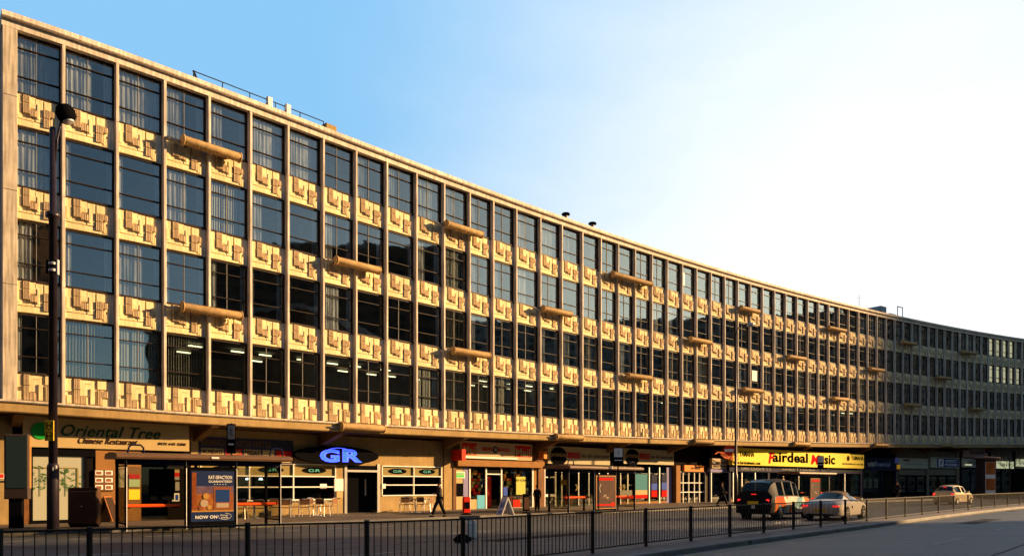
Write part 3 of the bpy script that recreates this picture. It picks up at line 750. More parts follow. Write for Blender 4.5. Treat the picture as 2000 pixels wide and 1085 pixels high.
for (xa, xb, ya, yb_) in ((919, 947, 914, 993), (982, 1036, 914, 989)):
    y = ya
    while y < yb_-3:
        hh = r.uniform(4, 11); x = xa
        while x < xb-1:
            ww = r.uniform(3, 9)
            if r.random() < .78: f.rect(mb, x, min(xb, x+ww*.92), y, min(yb_, y+hh*.88), r.choice(pal), .10+r.uniform(0, .12), .24, (xa+xb)/2)
            x += ww
        y += hh
sp(mb, 'magazine_display', sf)
split_rects(sf, f, 'poster', [(1008, 1026, 930, 965, mat('yellow_green_poster', (.42, .42, .08), .6), -.01, .01, 1015), (932, 947, 966, 992, mat('sky_blue_poster', (.10, .38, .55), .6), -.01, .01, 940),
    (919, 931, 974, 993, CREAM2, -.01, .01, 935), (983, 991, 950, 967, BLUEB, -.01, .01, 990), (1002, 1016, 975, 989, REDP, -.01, .01, 1010)])
sptext(sf, 'D CUT', f, 1009, 1030, 935, 939, BLACK, y=-.02, mid=1018)
sg = thing('shop_sign', 'cream fascia sign with red square panels at both ends above the newsagent', 'shop sign', f.M @ Vector((f.u(960), -.4, f.z(960, 880))), f.ang)
mb = MB(); f.rect(mb, 889, 1029, 864, 897, mat('news_sign_cream', (.42, .30, .17), .5), -.45, .04, 960); world_part(mb, 'board', sg)
mb = MB(); f.rect(mb, 892, 921, 868, 890, REDB, -.465, -.452, 960); world_part(mb, 'red_panel', sg)
mb = MB(); f.rect(mb, 996, 1027, 868, 890, REDB, -.465, -.452, 960); world_part(mb, 'red_panel', sg)
mb = MB(); f.rect(mb, 893, 1000, 892.5, 896, WHITE, -.50, -.452, 960); world_part(mb, 'white_strip', sg)  # plain white strip along the lower edge of the board
wtext(sg, 'Mail', f, 894, 920, 873, 889, CREAM2, y=-.475, off=.02, mid=960); wtext(sg, 'Mail', f, 997, 1025, 873, 889, CREAM2, y=-.475, off=.02, mid=960)
wtext(sg, 'NEWS', f, 932, 951, 874, 881, REDB, y=-.46, off=.015, mid=960); wtext(sg, 'BOOZE', f, 963, 985, 874, 881, REDB, y=-.46, off=.015, mid=960)
mb = MB(); uc, zc = f.u(957), f.z(960, 878); mb.prism([(uc+.20*math.cos(2*math.pi*k/20), zc+.20*math.sin(2*math.pi*k/20)) for k in range(20)], -.475, -.452, BLACK, f.M); mb.prism([(uc+.12*math.cos(2*math.pi*k/20), zc+.12*math.sin(2*math.pi*k/20)) for k in range(20)], -.48, -.4751, GREYB, f.M); world_part(mb, 'round_emblem', sg)
c = f.M @ Vector((f.u(884), -.8, f.z(884, 889)))
sg = thing('projecting_sign', 'red box sign sticking out from the pilaster beside the newsagent', 'sign', c, f.ang)
mb = MB(); mb.box(-.18, .12, -.2, .70, -.30, .34, mat('red_light_box', (.6, .03, .01), .45)); mb.build('box', sg)
mb = MB(); mb.box(.121, .135, -.18, .68, -.28, .32, CREAM2); mb.build('face', sg)
c = f.M @ Vector((f.u(1052), -.5, f.z(1052, 887)))
sg = thing('projecting_sign', 'small orange box sign on the brown pillar between newsagent and print shop', 'sign', c, f.ang)
mb = MB(); mb.box(-.15, .15, -.1, .4, -.28, .22, ORNG); mb.build('box', sg)
mb = MB(); mb.box(.151, .165, -.08, .38, -.25, .19, CREAM2); mb.build('face', sg)
# E: print shop
f, sf = shop(1062, 1320, 2.3)
mb = MB(); f.rect(mb, 1062, 1320, 'S', 873, DARK, .05, .3, 1190); f.rect(mb, 1187, 1212, 873, 'G', BLACK, .0, .3, 1200); f.rect(mb, 1302, 1312, 912, 'G', LILAC, .0, .3); f.rect(mb, 1312, 1320, 'S', 'G', BROWN, -.05, .3)
f.rect(mb, 1086, 1187, 992, 'G', BLACK, 0, .2, 1140); f.rect(mb, 1212, 1302, 978, 'G', TAN, 0, .2, 1260)
sp(mb, 'wall', sf)
mb = MB(); f.rect(mb, 1062, 1064.5, 912, 'G', WHITE, -.03, .05, 1070); f.rect(mb, 1083.5, 1086, 912, 'G', WHITE, -.03, .05, 1080); f.rect(mb, 1064, 1084, 930, 932, WHITE, -.03, .05, 1073); f.rect(mb, 1064, 1084, 964, 969, WHITE, -.03, .05, 1073); f.rect(mb, 1064, 1084, 991, 996, WHITE, -.03, .05, 1073)
for px in (1097, 1110, 1130, 1150, 1170, 1187, 1212, 1226, 1240, 1268, 1288): f.rect(mb, px-.8, px+.8, 912, 'G', GALV, -.02, .05, px)
sp(mb, 'window_frame', sf)
split_rects(sf, f, 'pane', [(1064, 1187, 908, 992, SGLASS, .055, .06, 1140), (1212, 1302, 908, 978, SGLASS, .055, .06, 1260)])
for a_, b_, c_, d_, m_ in ((1240, 1264, 925, 956, TEAL), (1240, 1264, 956, 965, CREAM2), (1240, 1264, 965, 972, REDB), (1272, 1283, 925, 942, NAVY), (1272, 1283, 943, 956, BLUEB), (1272, 1283, 957, 970, REDB), (1292, 1302, 925, 940, NAVY), (1292, 1302, 941, 956, BLUEB), (1292, 1302, 957, 970, REDB), (1212, 1234, 956, 966, GREYB), (1212, 1240, 966, 972, REDB)):
    split_rects(sf, f, 'poster', [(a_, b_, c_, d_, m_, -.03, -.02, 1260)])
for a_, b_, m_ in ((1074, 1078, GREEN), (1090, 1100, DGREEN), (1108, 1120, REDB), (1115, 1122, ORNG)): split_rects(sf, f, 'poster', [(a_, b_, 955, 988, m_, .2, .24, 1110)])
for s_, a_, b_ in (('60', 1113, 1128), ('49', 1209, 1221)): sptext(sf, s_, f, a_, b_, 945, 957, CREAM2, y=-.01, off=.01)
for (a_, b_, yt, yb_, lab) in ((1065, 1186, 873, 906, 'pale fascia sign with black disc, print shop, unit next to the newsagent'), (1213, 1311, 877, 906, 'pale fascia sign with black disc, print shop, unit beside the orange door sign')):
    mid = (a_+b_)/2; W_ = b_-a_
    sg = thing('shop_sign', lab, 'shop sign', f.M @ Vector((f.u(mid), -.2, f.z(mid, 890))), f.ang, 'fascia signs of the print shop')
    mb = MB(); f.rect(mb, a_, b_, yt, yb_, mat('print_sign_cream', (.40, .34, .20), .5), -.25, .04, mid); world_part(mb, 'board', sg)
    cxp = a_+W_*.17; uc, zc = f.u(cxp), f.z(cxp, (yt+yb_)/2+1); rr = (f.u(cxp+16)-f.u(cxp-16))/2*(W_/121)
    mb = MB(); mb.prism([(uc+rr*1.0*math.cos(2*math.pi*k/32), zc+min(rr, .62)*math.sin(2*math.pi*k/32)) for k in range(32)], -.29, -.252, BLACK, f.M); world_part(mb, 'disc', sg)
    ym = (yt+yb_)/2
    mb = MB(); f.rect(mb, a_+W_*.31, a_+W_*.52, ym-6, ym+5, REDB, -.27, -.252, mid); world_part(mb, 'red_panel', sg)
    wtext(sg, 'printing', f, a_+W_*.03, a_+W_*.31, ym-5, ym+6, CREAM2, y=-.30, mid=mid)
    wtext(sg, '.com', f, a_+W_*.325, a_+W_*.51, ym-4.5, ym+3.5, mat('dull_pink', (.40, .15, .12), .6), y=-.28, mid=mid)
    wtext(sg, 'fast full colour print', f, a_+W_*.54, a_+W_*.98, ym-4, ym+5, BRN, y=-.26, shear=.4, mid=mid)
# F: orange sign entrance, G: small unit
f, sf = shop(1320, 1386, 2.0)
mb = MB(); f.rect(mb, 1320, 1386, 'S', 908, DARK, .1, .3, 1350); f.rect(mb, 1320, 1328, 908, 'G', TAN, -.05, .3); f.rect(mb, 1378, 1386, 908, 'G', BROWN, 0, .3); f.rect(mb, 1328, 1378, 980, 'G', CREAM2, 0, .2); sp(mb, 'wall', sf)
frames(sf, f, [1328, 1334, 1345, 1356, 1366, 1378], [921, 942, 960, 981], WHITE, w=.07)
sg = thing('shop_sign', 'orange board with dark lettering above a white framed glass entrance', 'shop sign', f.M @ Vector((f.u(1350), -.2, f.z(1350, 914))), f.ang)
mb = MB(); f.rect(mb, 1333, 1371, 908, 920, ORNG, -.2, .05); world_part(mb, 'board', sg); wtext(sg, 'OPTIMAX', f, 1345, 1364, 912, 916, BRN, y=-.21, off=.01)
f, sf = shop(1386, 1424, 1.6)
mb = MB(); f.rect(mb, 1386, 1424, 'S', 895, DARK, .1, .3); f.rect(mb, 1386, 1424, 914, 921, LILAC, -.1, .2); f.rect(mb, 1386, 1389, 921, 'G', NAVY, -.02, .2); f.rect(mb, 1386, 1424, 982, 'G', TAN, 0, .2); sp(mb, 'wall', sf)
frames(sf, f, [1389, 1423], [921, 982], GALV, w=.08)
sg = thing('shop_sign', 'small pale sign with dark lettering left of the long yellow sign', 'shop sign', f.M @ Vector((f.u(1405), -.2, f.z(1405, 904))), f.ang)
mb = MB(); f.rect(mb, 1387, 1423, 895, 914, mat('dull_cream', (.40, .31, .19), .6), -.2, .05); world_part(mb, 'board', sg); wtext(sg, 'SALES & WORKSHOP', f, 1389, 1421, 908, 912, BRN, y=-.21, off=.01); wtext(sg, 'KAWAI', f, 1396, 1413, 901, 905.5, BRN, y=-.21)
sg = thing('neon_sign', 'tangled orange strip sign beside the hanging red and white sign', 'sign', f.M @ Vector((f.u(1400), -1.0, f.z(1400, 890))), f.ang)
mb = MB(); OR2 = mat('orange_tubing', (.65, .14, .03), .5)
for q in range(5):
    pts = [((u-.5)*3.6*(1-.1*q)+.1*q, .1*math.sin(u*9+q), .28*math.sin(u*5+q*1.1)*(1-u*.4) - u*.25+.1) for u in [k/16 for k in range(17)]]
    mb.tube(pts, .035, OR2, 6)
mb.build('tubing', sg)
# H: music shop
f, sf = shop(1424, 1684, 1.2)
mb = MB(); f.rect(mb, 1424, 1684, 'S', 880, TAN, .1, .3, 1550); f.rect(mb, 1424, 1684, 910, 922, NAVY, -.05, .2, 1550)
for px in (1425, 1501, 1590, 1682): f.rect(mb, px-1.8, px+1.8, 922, 'G', NAVY, -.03, .3, px)
f.rect(mb, 1426, 1682, 972, 'G', TAN, 0, .2, 1550)
sp(mb, 'wall', sf)
mb = MB()
for px in (1432, 1449, 1475, 1530, 1560, 1620, 1650): f.rect(mb, px-.7, px+.7, 922, 'G', GALV, -.02, .05, px)
sp(mb, 'window_frame', sf)
mb = MB(); f.rect(mb, 1426, 1682, 922, 972, SGLASS, .06, .066, 1550); sp(mb, 'pane', sf)
mb = MB(); r = random.Random(8)
for k in range(16):
    px = r.uniform(1430, 1680); m_ = r.choice([WHITE, OLIVE, REDB, GREYB, DGREEN]); f.rect(mb, px, px+r.uniform(2, 6), 932+r.uniform(0, 15), 960+r.uniform(0, 8), m_, .5+r.random(), 1.6, px)
sp(mb, 'display', sf)
sptext(sf, 'OPEN SUNDAYS 11-5', f, 1446, 1504, 914.5, 919.5, GREYB, y=-.06, off=.01, mid=1550); sptext(sf, 'SUNDAYS 11am-5pm', f, 1526, 1590, 914.5, 919, GREYB, y=-.06, off=.01, mid=1550)
sg = thing('shop_sign', 'long yellow fascia sign with red and black brush lettering for the music shop', 'shop sign', f.M @ Vector((f.u(1550), -.3, f.z(1550, 895))), f.ang)
mb = MB(); f.rect(mb, 1424, 1681, 880, 910.5, YELL, -.35, .08, 1550); world_part(mb, 'board', sg)
KW = dict(y=-.36, mid=1550)
REDL = mat('red_letter', (.62, .015, .02),.9, spec=0)
wtext(sg, 'F', f, 1494, 1506, 885, 906, REDL, off=.03, shear=.2, **KW); wtext(sg, 'airdeal', f, 1502, 1571, 884, 903, BLACK, off=.03, **KW)
wtext(sg, 'M', f, 1577, 1594, 886, 905, REDL, off=.03, shear=.2, **KW); wtext(sg, 'usic', f, 1594, 1624, 885, 904, BLACK, off=.03, **KW)
wtext(sg, 'YAMAHA', f, 1437, 1466, 885, 895, BLACK, off=.01, **KW); wtext(sg, 'YAMAHA', f, 1656, 1680, 884, 893, BLACK, off=.01, **KW)
wtext(sg, 'www.fairdealmusic.com', f, 1425, 1478, 903, 909, BLACK, off=.005, **KW); wtext(sg, 'TELEPHONE 0121 643 1881', f, 1638, 1679, 900, 903.5, BRN, **KW)
for px in (1430, 1650):
    mb = MB(); uc, zc = f.u(px), f.z(1550, 890); ro, ri = .27, .17
    vs = []
    for k in range(24): a_ = 2*math.pi*k/24; vs += [(uc+ro*math.cos(a_), -.37, zc+ro*math.sin(a_)), (uc+ri*math.cos(a_), -.37, zc+ri*math.sin(a_))]
    mb.add(vs, [(2*k, 2*((k+1) % 24), 2*((k+1) % 24)+1, 2*k+1) for k in range(24)], BLACK, f.M)
    for k in range(3): a_ = R(30+60*k); mb.tube([(uc-.15*math.cos(a_), -.372, zc-.15*math.sin(a_)), (uc+.15*math.cos(a_), -.372, zc+.15*math.sin(a_))], .018, BLACK, 5, f.M)
    world_part(mb, 'round_emblem', sg)
# I..K: far shops
f, sf = shop(1684, 1750, 2)
mb = MB(); f.rect(mb, 1684, 1750, 'S', 893, DARK, .1, .3, 1715)
for px in (1685, 1722, 1749): f.rect(mb, px-1.2, px+1.2, 918, 'G', NAVY, -.02, .3, px)
f.rect(mb, 1724, 1749, 918, 'G', DARK, .1, .3, 1735); f.rect(mb, 1684, 1724, 960, 'G', DARK, 0, .2); sp(mb, 'wall', sf)
mb = MB(); f.rect(mb, 1686, 1724, 918, 960, SGLASS, .06, .066); sp(mb, 'pane', sf)
split_rects(sf, f, 'poster', [(a_, a_+7, 934, 952, WHITE, .1, .13, 1700) for a_ in (1687, 1698, 1710)])
mb = MB(); f.rect(mb, 1686, 1722, 922, 960, mat('yellow_green_interior', (.16, .15, .03), .7), 1.2, 1.3, 1700); sp(mb, 'interior_screen', sf)
sg = thing('shop_sign', 'dark navy fascia sign with pale lower case lettering right of the yellow one', 'shop sign', f.M @ Vector((f.u(1715), -.3, f.z(1715, 905))), f.ang)
mb = MB(); f.rect(mb, 1684, 1749, 893, 918, NAVY, -.3, .08); world_part(mb, 'board', sg); wtext(sg, 'citi', f, 1690, 1702, 901, 910, WHITE, y=-.31); wtext(sg, 'financial', f, 1703, 1733, 901, 910, mat('pale_blue_letter', (.3, .4, .6), .5), y=-.31)
f, sf = shop(1750, 1872, 2)
FARC = mat('far_wall_render', (.17, .14, .10), .85, noise=.15)
mb = MB(); f.rect(mb, 1750, 1872, 'S', 894, FARC, .02, .3, 1810); f.rect(mb, 1750, 1872, 914, 928, FARC, .02, .3, 1810)
for px in (1752, 1811, 1870): f.rect(mb, px-2.5, px+2.5, 'S', 'G', FARC, -.08, .3, px)
f.rect(mb, 1750, 1872, 961, 'G', BLACK, 0, .3, 1810); sp(mb, 'wall', sf)
frames(sf, f, [1754, 1772, 1790, 1808], [928, 961], BLACK, w=.12); frames(sf, f, [1814, 1832, 1850, 1868], [928, 961], BLACK, w=.12)
mb = MB()
for a_, b_ in ((1755, 1768), (1792, 1807), (1815, 1831), (1833, 1849), (1851, 1867)): f.rect(mb, a_, b_, 930, 934, GREYB, .08, .10, 1810); f.rect(mb, a_, b_, 954, 959, GREYB, .08, .10, 1810)
sp(mb, 'window_sticker', sf)
sg = thing('shop_sign', 'plain white fascia sign with faint lettering beside the navy computer sign', 'shop sign', f.M @ Vector((f.u(1780), -.3, f.z(1780, 905))), f.ang)
mb = MB(); f.rect(mb, 1752, 1809, 894, 914, mat('far_white_board', (.42, .41, .30), .6), -.2, .05); world_part(mb, 'board', sg); wtext(sg, 'COMPUTERS', f, 1761, 1773, 896, 900, BLACK, y=-.21); wtext(sg, 'supplies and repairs', f, 1764, 1800, 903, 908, GREYB, y=-.21)
sg = thing('shop_sign', 'white and navy fascia sign with round white logo block and HEWLETT PACKARD', 'shop sign', f.M @ Vector((f.u(1843), -.3, f.z(1843, 903))), f.ang)
mb = MB(); f.rect(mb, 1814, 1870, 893, 913, MATS['far_white_board'], -.2, .05); f.rect(mb, 1827, 1869, 894.5, 911.5, mat('royal_navy', (.02, .04, .22), .5), -.22, -.201, 1843); f.rect(mb, 1829.5, 1839, 896, 910, WHITE, -.235, -.221, 1843); world_part(mb, 'board', sg)
mb = MB(); uc, zc = f.u(1834.2), f.z(1843, 903); mb.prism([(uc+.27*math.cos(2*math.pi*k/20), zc+.27*math.sin(2*math.pi*k/20)) for k in range(20)], -.25, -.236, MATS['royal_navy'], f.M); world_part(mb, 'round_emblem', sg)
wtext(sg, 'hp', f, 1832.3, 1836.2, 900.5, 905.5, WHITE, y=-.256, mid=1843)
wtext(sg, 'HEWLETT', f, 1842, 1865, 897, 902, WHITE, y=-.235, off=.01, mid=1843); wtext(sg, 'PACKARD', f, 1842, 1865, 904, 909, WHITE, y=-.235, off=.01, mid=1843)
f, sf = shop(1872, 2040, 2)
mb = MB(); f.rect(mb, 1872, 2040, 'S', 872, FARC, .02, .3, 1950); f.rect(mb, 1872, 2040, 872, 913, FARC, .03, .3, 1950)
for px in (1874, 1932, 1980, 2030): f.rect(mb, px-3, px+3, 'S', 'G', BLACK, -.05, .3, px)
f.rect(mb, 1872, 2040, 960, 'G', DARK, 0, .3, 1950); f.rect(mb, 1940, 1972, 920, 958, NAVY, .1, .15, 1955); sp(mb, 'wall', sf)
frames(sf, f, [1878, 1896, 1914, 1930], [916, 960], NAVY, w=.12); frames(sf, f, [1936, 1956, 1977], [916, 960], BLACK, w=.12)
mb = MB(); f.rect(mb, 1892, 1906, 925, 958, mat('purple_poster', (.10, .07, .2), .6), .1, .14, 1900); f.rect(mb, 1895, 1903, 942, 958, GREYB, .08, .099, 1900); sp(mb, 'poster', sf)
for (a_, b_, yt, yb_, m_, txt, lab) in ((1878, 1922, 874, 892, PINKB, 'Recruitment', 'pinkish upper fascia board above the far right row of shops'), (1876, 1914, 895, 912, GREYB, 'TAX & LAW', 'grey fascia sign directly behind the tall advertising pillar'),
        (1937, 1977, 900, 914, LITW, 'TONI & GUY', 'pale greenish backlit sign right of the advertising pillar'), (1984, 2002, 896, 910, LITW, 'CAFE', 'short backlit sign cut by the right edge of the picture')):
    sg = thing('shop_sign', lab, 'shop sign', f.M @ Vector((f.u((a_+b_)/2), -.2, f.z((a_+b_)/2, yt))), f.ang)
    mb = MB(); f.rect(mb, a_, b_, yt, yb_, m_, -.2, .01); world_part(mb, 'board', sg)
    wtext(sg, txt, f, a_+(b_-a_)*.3, b_-(b_-a_)*.08, yt+(yb_-yt)*.3, yb_-(yb_-yt)*.3, BRN, y=-.21)
mb = MB(); f.rect(mb, 1873, 1884, 905.5, 908.5, LITW, -.9, -.7, 1878); sp(mb, 'lamp', sf)

# ------------------------------------------------------------------ ground, roads, island
def plane(mb, x0, x1, y0, y1, z, m): mb.add([(x0,y0,z),(x1,y0,z),(x1,y1,z),(x0,y1,z)], [(0,1,2,3)], m)
mb = MB(); plane(mb, -1500, 1500, -1500, 1500, -.02, mat('earth', (.10, .09, .08), .9, noise=.2, nscale=.1)); struct('ground', mb)
# street centre curves in plan
def curve(pts):
    return [Vector((x, y, 0)) for x, y in pts]
def offs(c, d):
    out = []
    for i, p in enumerate(c):
        t = (c[min(i+1, len(c)-1)]-c[max(0, i-1)]).normalized(); out.append(Vector((p.x + t.y*d, p.y - t.x*d, 0)))   # +d = toward the camera side
    return out
def ribbon(mb, c1, c2, z1, z2, m, ):
    n = len(c1); vs = [(p.x, p.y, z1) for p in c1] + [(p.x, p.y, z2) for p in c2]
    mb.add(vs, [(i+n, i+1+n, i+1, i) for i in range(n-1)], m)
rail_px = [(0,9.7),(175,10.2),(484,11.3),(717,12.1),(905,13.25),(1034,14.75),(1158,16.5),(1262,18.35),(1350,20.1),(1426,21.7),(1492,23.4),(1550,25.2),(1603,27.0),(1651,28.9),(1693,30.9),(1731,33.0),(1768,35.2),(1801,37.4),(1833,39.8),(1863,42.2),(1891,44.6),(1917,47.0),(1943,49.5),(1968,52.0),(1991,54.6)]
rail = [Vector(((px-CX)/F*Y, Y, 0)) for px, Y in rail_px]
d0 = (rail[1]-rail[0]).normalized(); d1 = (rail[-1]-rail[-3]).normalized()
railx = [rail[0]-d0*k for k in (60, 30, 12, 6, 3)] + rail + [rail[-1]+d1*k for k in (3, 7, 15, 30, 60)]
def smooth_curve(c, n=3):
    for _ in range(n): c = [c[0]]+[(c[i-1]+c[i]*2+c[i+1])/4 for i in range(1, len(c)-1)]+[c[-1]]
    return c
isl = smooth_curve(railx, 2)
ifar = offs(isl, -.45); inear = offs(isl, .95)
mb = MB(); plane(mb, -300, 400, -120, 220, 0, ASPH); struct('road', mb)
mb = MB(); ribbon(mb, offs(isl, -.33), offs(isl, .80), .12, .12, BRICKPAVE); struct('median_paving', mb)
mb = MB(); ribbon(mb, ifar, offs(isl, -.33), .122, .122, KERB); ribbon(mb, offs(isl, .80), offs(isl, .935), .124, .124, KERB); ribbon(mb, offs(isl, .935), inear, .124, .10, KERB); ribbon(mb, inear, inear, .10, .0, KERB); ribbon(mb, ifar, ifar, .0, .122, KERB); struct('median_kerb', mb)
# pavement by the shops
kt = list(range(-7, 71)); 
def koff(t): return -(4.3 + 1.6*min(1, max(0, t)/16) - .9*min(1, max(0, t-20)/25))
kc = [P(t, koff(t), 0) for t in kt]; kb = [P(t, 6.3, 0) for t in kt]; kc2 = [P(t, koff(t)+.15, 0) for t in kt]
mb = MB(); n = len(kc)
vs = [(p.x, p.y, .12) for p in kc2]+[(p.x, p.y, .12) for p in kb]; mb.add(vs, [(i, i+1, i+1+n, i+n) for i in range(n-1)], PAVE); struct('pavement', mb)
mb = MB(); vs = [(p.x, p.y, .124) for p in kc]+[(p.x, p.y, .124) for p in kc2]; mb.add(vs, [(i, i+1, i+1+n, i+n) for i in range(n-1)], KERB)
vs = [(p.x, p.y, 0) for p in kc]+[(p.x, p.y, .124) for p in kc]; mb.add(vs, [(i, i+1, i+1+n, i+n) for i in range(n-1)], KERB); struct('pavement_kerb', mb)
# markings
mb = MB()
def line(c, d, w, z, m, dash=None, i0=0, i1=None):
    a, b = offs(c, d), offs(c, d+w)
    if not dash: ribbon(mb, a[i0:i1], b[i0:i1], z, z, m); return
    acc = 0; on, off_ = dash
    for i in range(len(a)-1):
        L = (a[i+1]-a[i]).length; u = 0
        while u < L-.01:
            ph = acc % (on+off_); step = min(L-u, (on-ph) if ph < on else (on+off_-ph)); step = max(step, .01)
            if ph < on:
                qa = a[i].lerp(a[i+1], u/L); qb = a[i].lerp(a[i+1], (u+step)/L); ra = b[i].lerp(b[i+1], u/L); rb = b[i].lerp(b[i+1], (u+step)/L)
                mb.add([(qa.x,qa.y,z),(qb.x,qb.y,z),(rb.x,rb.y,z),(ra.x,ra.y,z)], [(0,1,2,3)], m)
            u += step; acc += step
isl2 = isl
line(isl2, 1.22, .10, .006, LINEY); line(isl2, 4.6, .12, .006, LINEP, (4, 5)); line(isl2, 8.3, .12, .006, LINEP, (2, 7))
line(isl2, -.75, .10, .006, LINEY); line(isl2, -4.6, .12, .006, LINEP, (2, 4)); line(isl2, -8.3, .12, .006, LINEP, (2, 4))
kcr = [Vector((p.x, p.y, 0)) for p in kc]
line(kcr, .30, .08, .006, LINEY); line(kcr, .50, .08, .006, LINEY); line(kcr, 2.9, .12, .006, LINEP, (1, 1))
struct('road_marking', mb)
TAR = mat('tar_patch', (.014, .015, .018), .75, noise=.3, nscale=4); IRON = mat('cast_iron', (.03, .028, .026), .5, noise=.3, nscale=20)
mb = MB()
for i0, d, w in ((7, 2.2, .9), (20, 2.6, .7), (26, 3.0, 1.4), (16, -2.6, 1.1), (12, -5.5, .8), (22, -6.2, 1.0)):
    ribbon(mb, offs(isl2, d)[i0:i0+3], offs(isl2, d+w)[i0:i0+3], .003, .003, TAR)
line(isl2, 6.4, .06, .0035, TAR); line(isl2, -6.3, .05, .0035, TAR)
struct('road_repair', mb)
for k, (i_, d) in enumerate(((26, 1.5), (31, 2.8), (18, -1.6))):
    q = offs(isl2, d)[i_]; o = thing('drain_cover', ('gully grating beside the island kerb at lower right', 'manhole cover in the near carriageway at far right', 'gully grating behind the railing, right of centre')[k], 'drain cover', (q.x, q.y, .0045), aR)
    mb = MB(); mb.cbox(-.3, .3, -.22, .22, 0, .006, IRON, b=.001)
    for g in range(6): mb.box(-.24+.085*g, -.20+.085*g, -.17, .17, .006, .008, BLACK)
    mb.build('grating', o)

# ------------------------------------------------------------------ guard railing on the island
gr = thing('guard_railing', 'dark metal guard railing of thin bars along the central island', 'railing', isl[5])
gi = inv(gr); gr.location.z = .12; gi = inv(gr)
pts = [rail[0]-d0*1.9*k for k in (2, 1)] + rail + [rail[-1]+d1*3*k for k in (1, 2, 3)]
for p in pts:
    mb = MB(); mb.cbox(-.034, .034, -.034, .034, .121, 1.04, RAILM, frame_M(p, aL)); o = mb.build('post', gr); o.matrix_parent_inverse = gi
for a, b in zip(pts[:-1], pts[1:]):
    v = b-a; L = v.length; M = frame_M(a, math.atan2(v.y, v.x)); mb = MB()
    mb.box(.035, L-.035, -.02, .02, .985, 1.015, RAILM, M); mb.box(.035, L-.035, -.018, .018, .20, .23, RAILM, M)
    n = max(6, round(L/.125))
    for k in range(1, n):
        x = L*k/n; mb.box(x-.0065, x+.0065, -.007, .007, .23, .985, RAILM, M)
    o = mb.build('rail_panel', gr); o.matrix_parent_inverse = gi
gr.location.z = .12

# ------------------------------------------------------------------ street furniture
def lathe(mb, prof, m, seg=16, M=None):
    vs = []; n = len(prof)
    for r_, z in prof:
        for k in range(seg): a = 2*math.pi*k/seg; vs.append((r_*math.cos(a), r_*math.sin(a), z))
    mb.add(vs, [(i*seg+k, i*seg+(k+1)%seg, (i+1)*seg+(k+1)%seg, (i+1)*seg+k) for i in range(n-1) for k in range(seg)] + [tuple(range(seg))[::-1], tuple((n-1)*seg+k for k in range(seg))], m, M)
# near lamp post
b0 = atY(103.5, 23.6); Y = b0.y
def zy(y, Y): return EYE-.12 + (HY-y)*Y/F      # height above the pavement of photo row y at depth Y
lp = thing('street_lamp', 'tall dark lamp post at left with two yellow H plates and round lamp head', 'street lamp', b0)
mb = MB(); lathe(mb, [(.17, 0), (.17, 2.0), (.155, 2.08), (.13, 2.12)], POLEM, 16); mb.build('base', lp, smooth=True)
mb = MB(); h1 = zy(420, Y)
lathe(mb, [(.125, 2.1), (.118, h1-.1), (.20, h1-.08), (.20, h1+.06), (.10, h1+.1), (.095, zy(250, Y)), (.05, zy(248, Y))], POLEM, 16); mb.build('pole', lp, smooth=True)
zt = zy(252, Y)
mb = MB(); mb.tube([(.05, 0, zt-1.2), (.13, 0, zt-.3), (.2, 0, zt), (.28, -.05, zt+.25)], [.035, .03, .03, .03], POLEM, 8); mb.build('arm', lp, smooth=True)
mb = MB(); M = Matrix.Translation((.45, -.1, zt+.42)) @ Matrix.Rotation(R(-20), 4, 'Y')
lathe(mb, [(.05, -.28), (.20, -.24), (.27, -.10), (.28, .06), (.22, .20), (.10, .27), (.02, .28)], BLACK, 18, M); mb.build('lamp_head', lp, smooth=True)
mb = MB(); lathe(mb, [(.0, -.305), (.12, -.30), (.17, -.265)], GALV, 14, M); mb.build('lamp_glass', lp, smooth=True)
for yy in (831, 851):
    mb = MB(); z = zy(yy, Y); mb.cbox(-.14, .14, -.20, -.18, z-.15, z+.15, YELS, b=.008); mb.box(-.10, .10, -.18, -.12, z-.02, z+.02, GALV); p = mb.build('hydrant_plate', lp)
    text(p, 'H', None, 0, 0, 0, 0, BLACK, y=-.205, ext=.004, off=.01, dims=(-.08, .08, z-.09, z+.09), M=Matrix.Identity(4), name='letter')
    mb = MB()
    for (xa, xb, za, zb_) in ((-.12, .12, .11, .125), (-.12, .12, -.125, -.11), (-.125, -.11, -.11, .11), (.11, .125, -.11, .11)): mb.box(xa, xb, -.206, -.201, z+za, z+zb_, BLACK)
    mb.build('border', p)
mb = MB(); z = zy(928, Y); lathe(mb, [(.136, z-.15), (.14, z-.10), (.14, z+.05), (.136, z+.06)], YELS, 16); mb.build('yellow_band', lp)
mb = MB(); z = zy(916, Y); mb.box(-.05, .09, -.15, -.135, z-.05, z+.07, WHITE); mb.build('sticker', lp)
for yy in (515, 528): mb = MB(); z = zy(yy, Y); lathe(mb, [(.125, z-.04), (.13, z-.03), (.13, z+.03), (.125, z+.04)], GALV, 14); mb.build('clamp', lp)
z = zy(520, Y); mb = MB(); mb.box(-.17, -.11, -.08, .05, z-.22, z+.18, BLACK); mb.build('junction_box', lp); mb = MB(); mb.box(.12, .17, -.05, .05, z-.25, z+.2, GALV); mb.build('junction_box', lp)
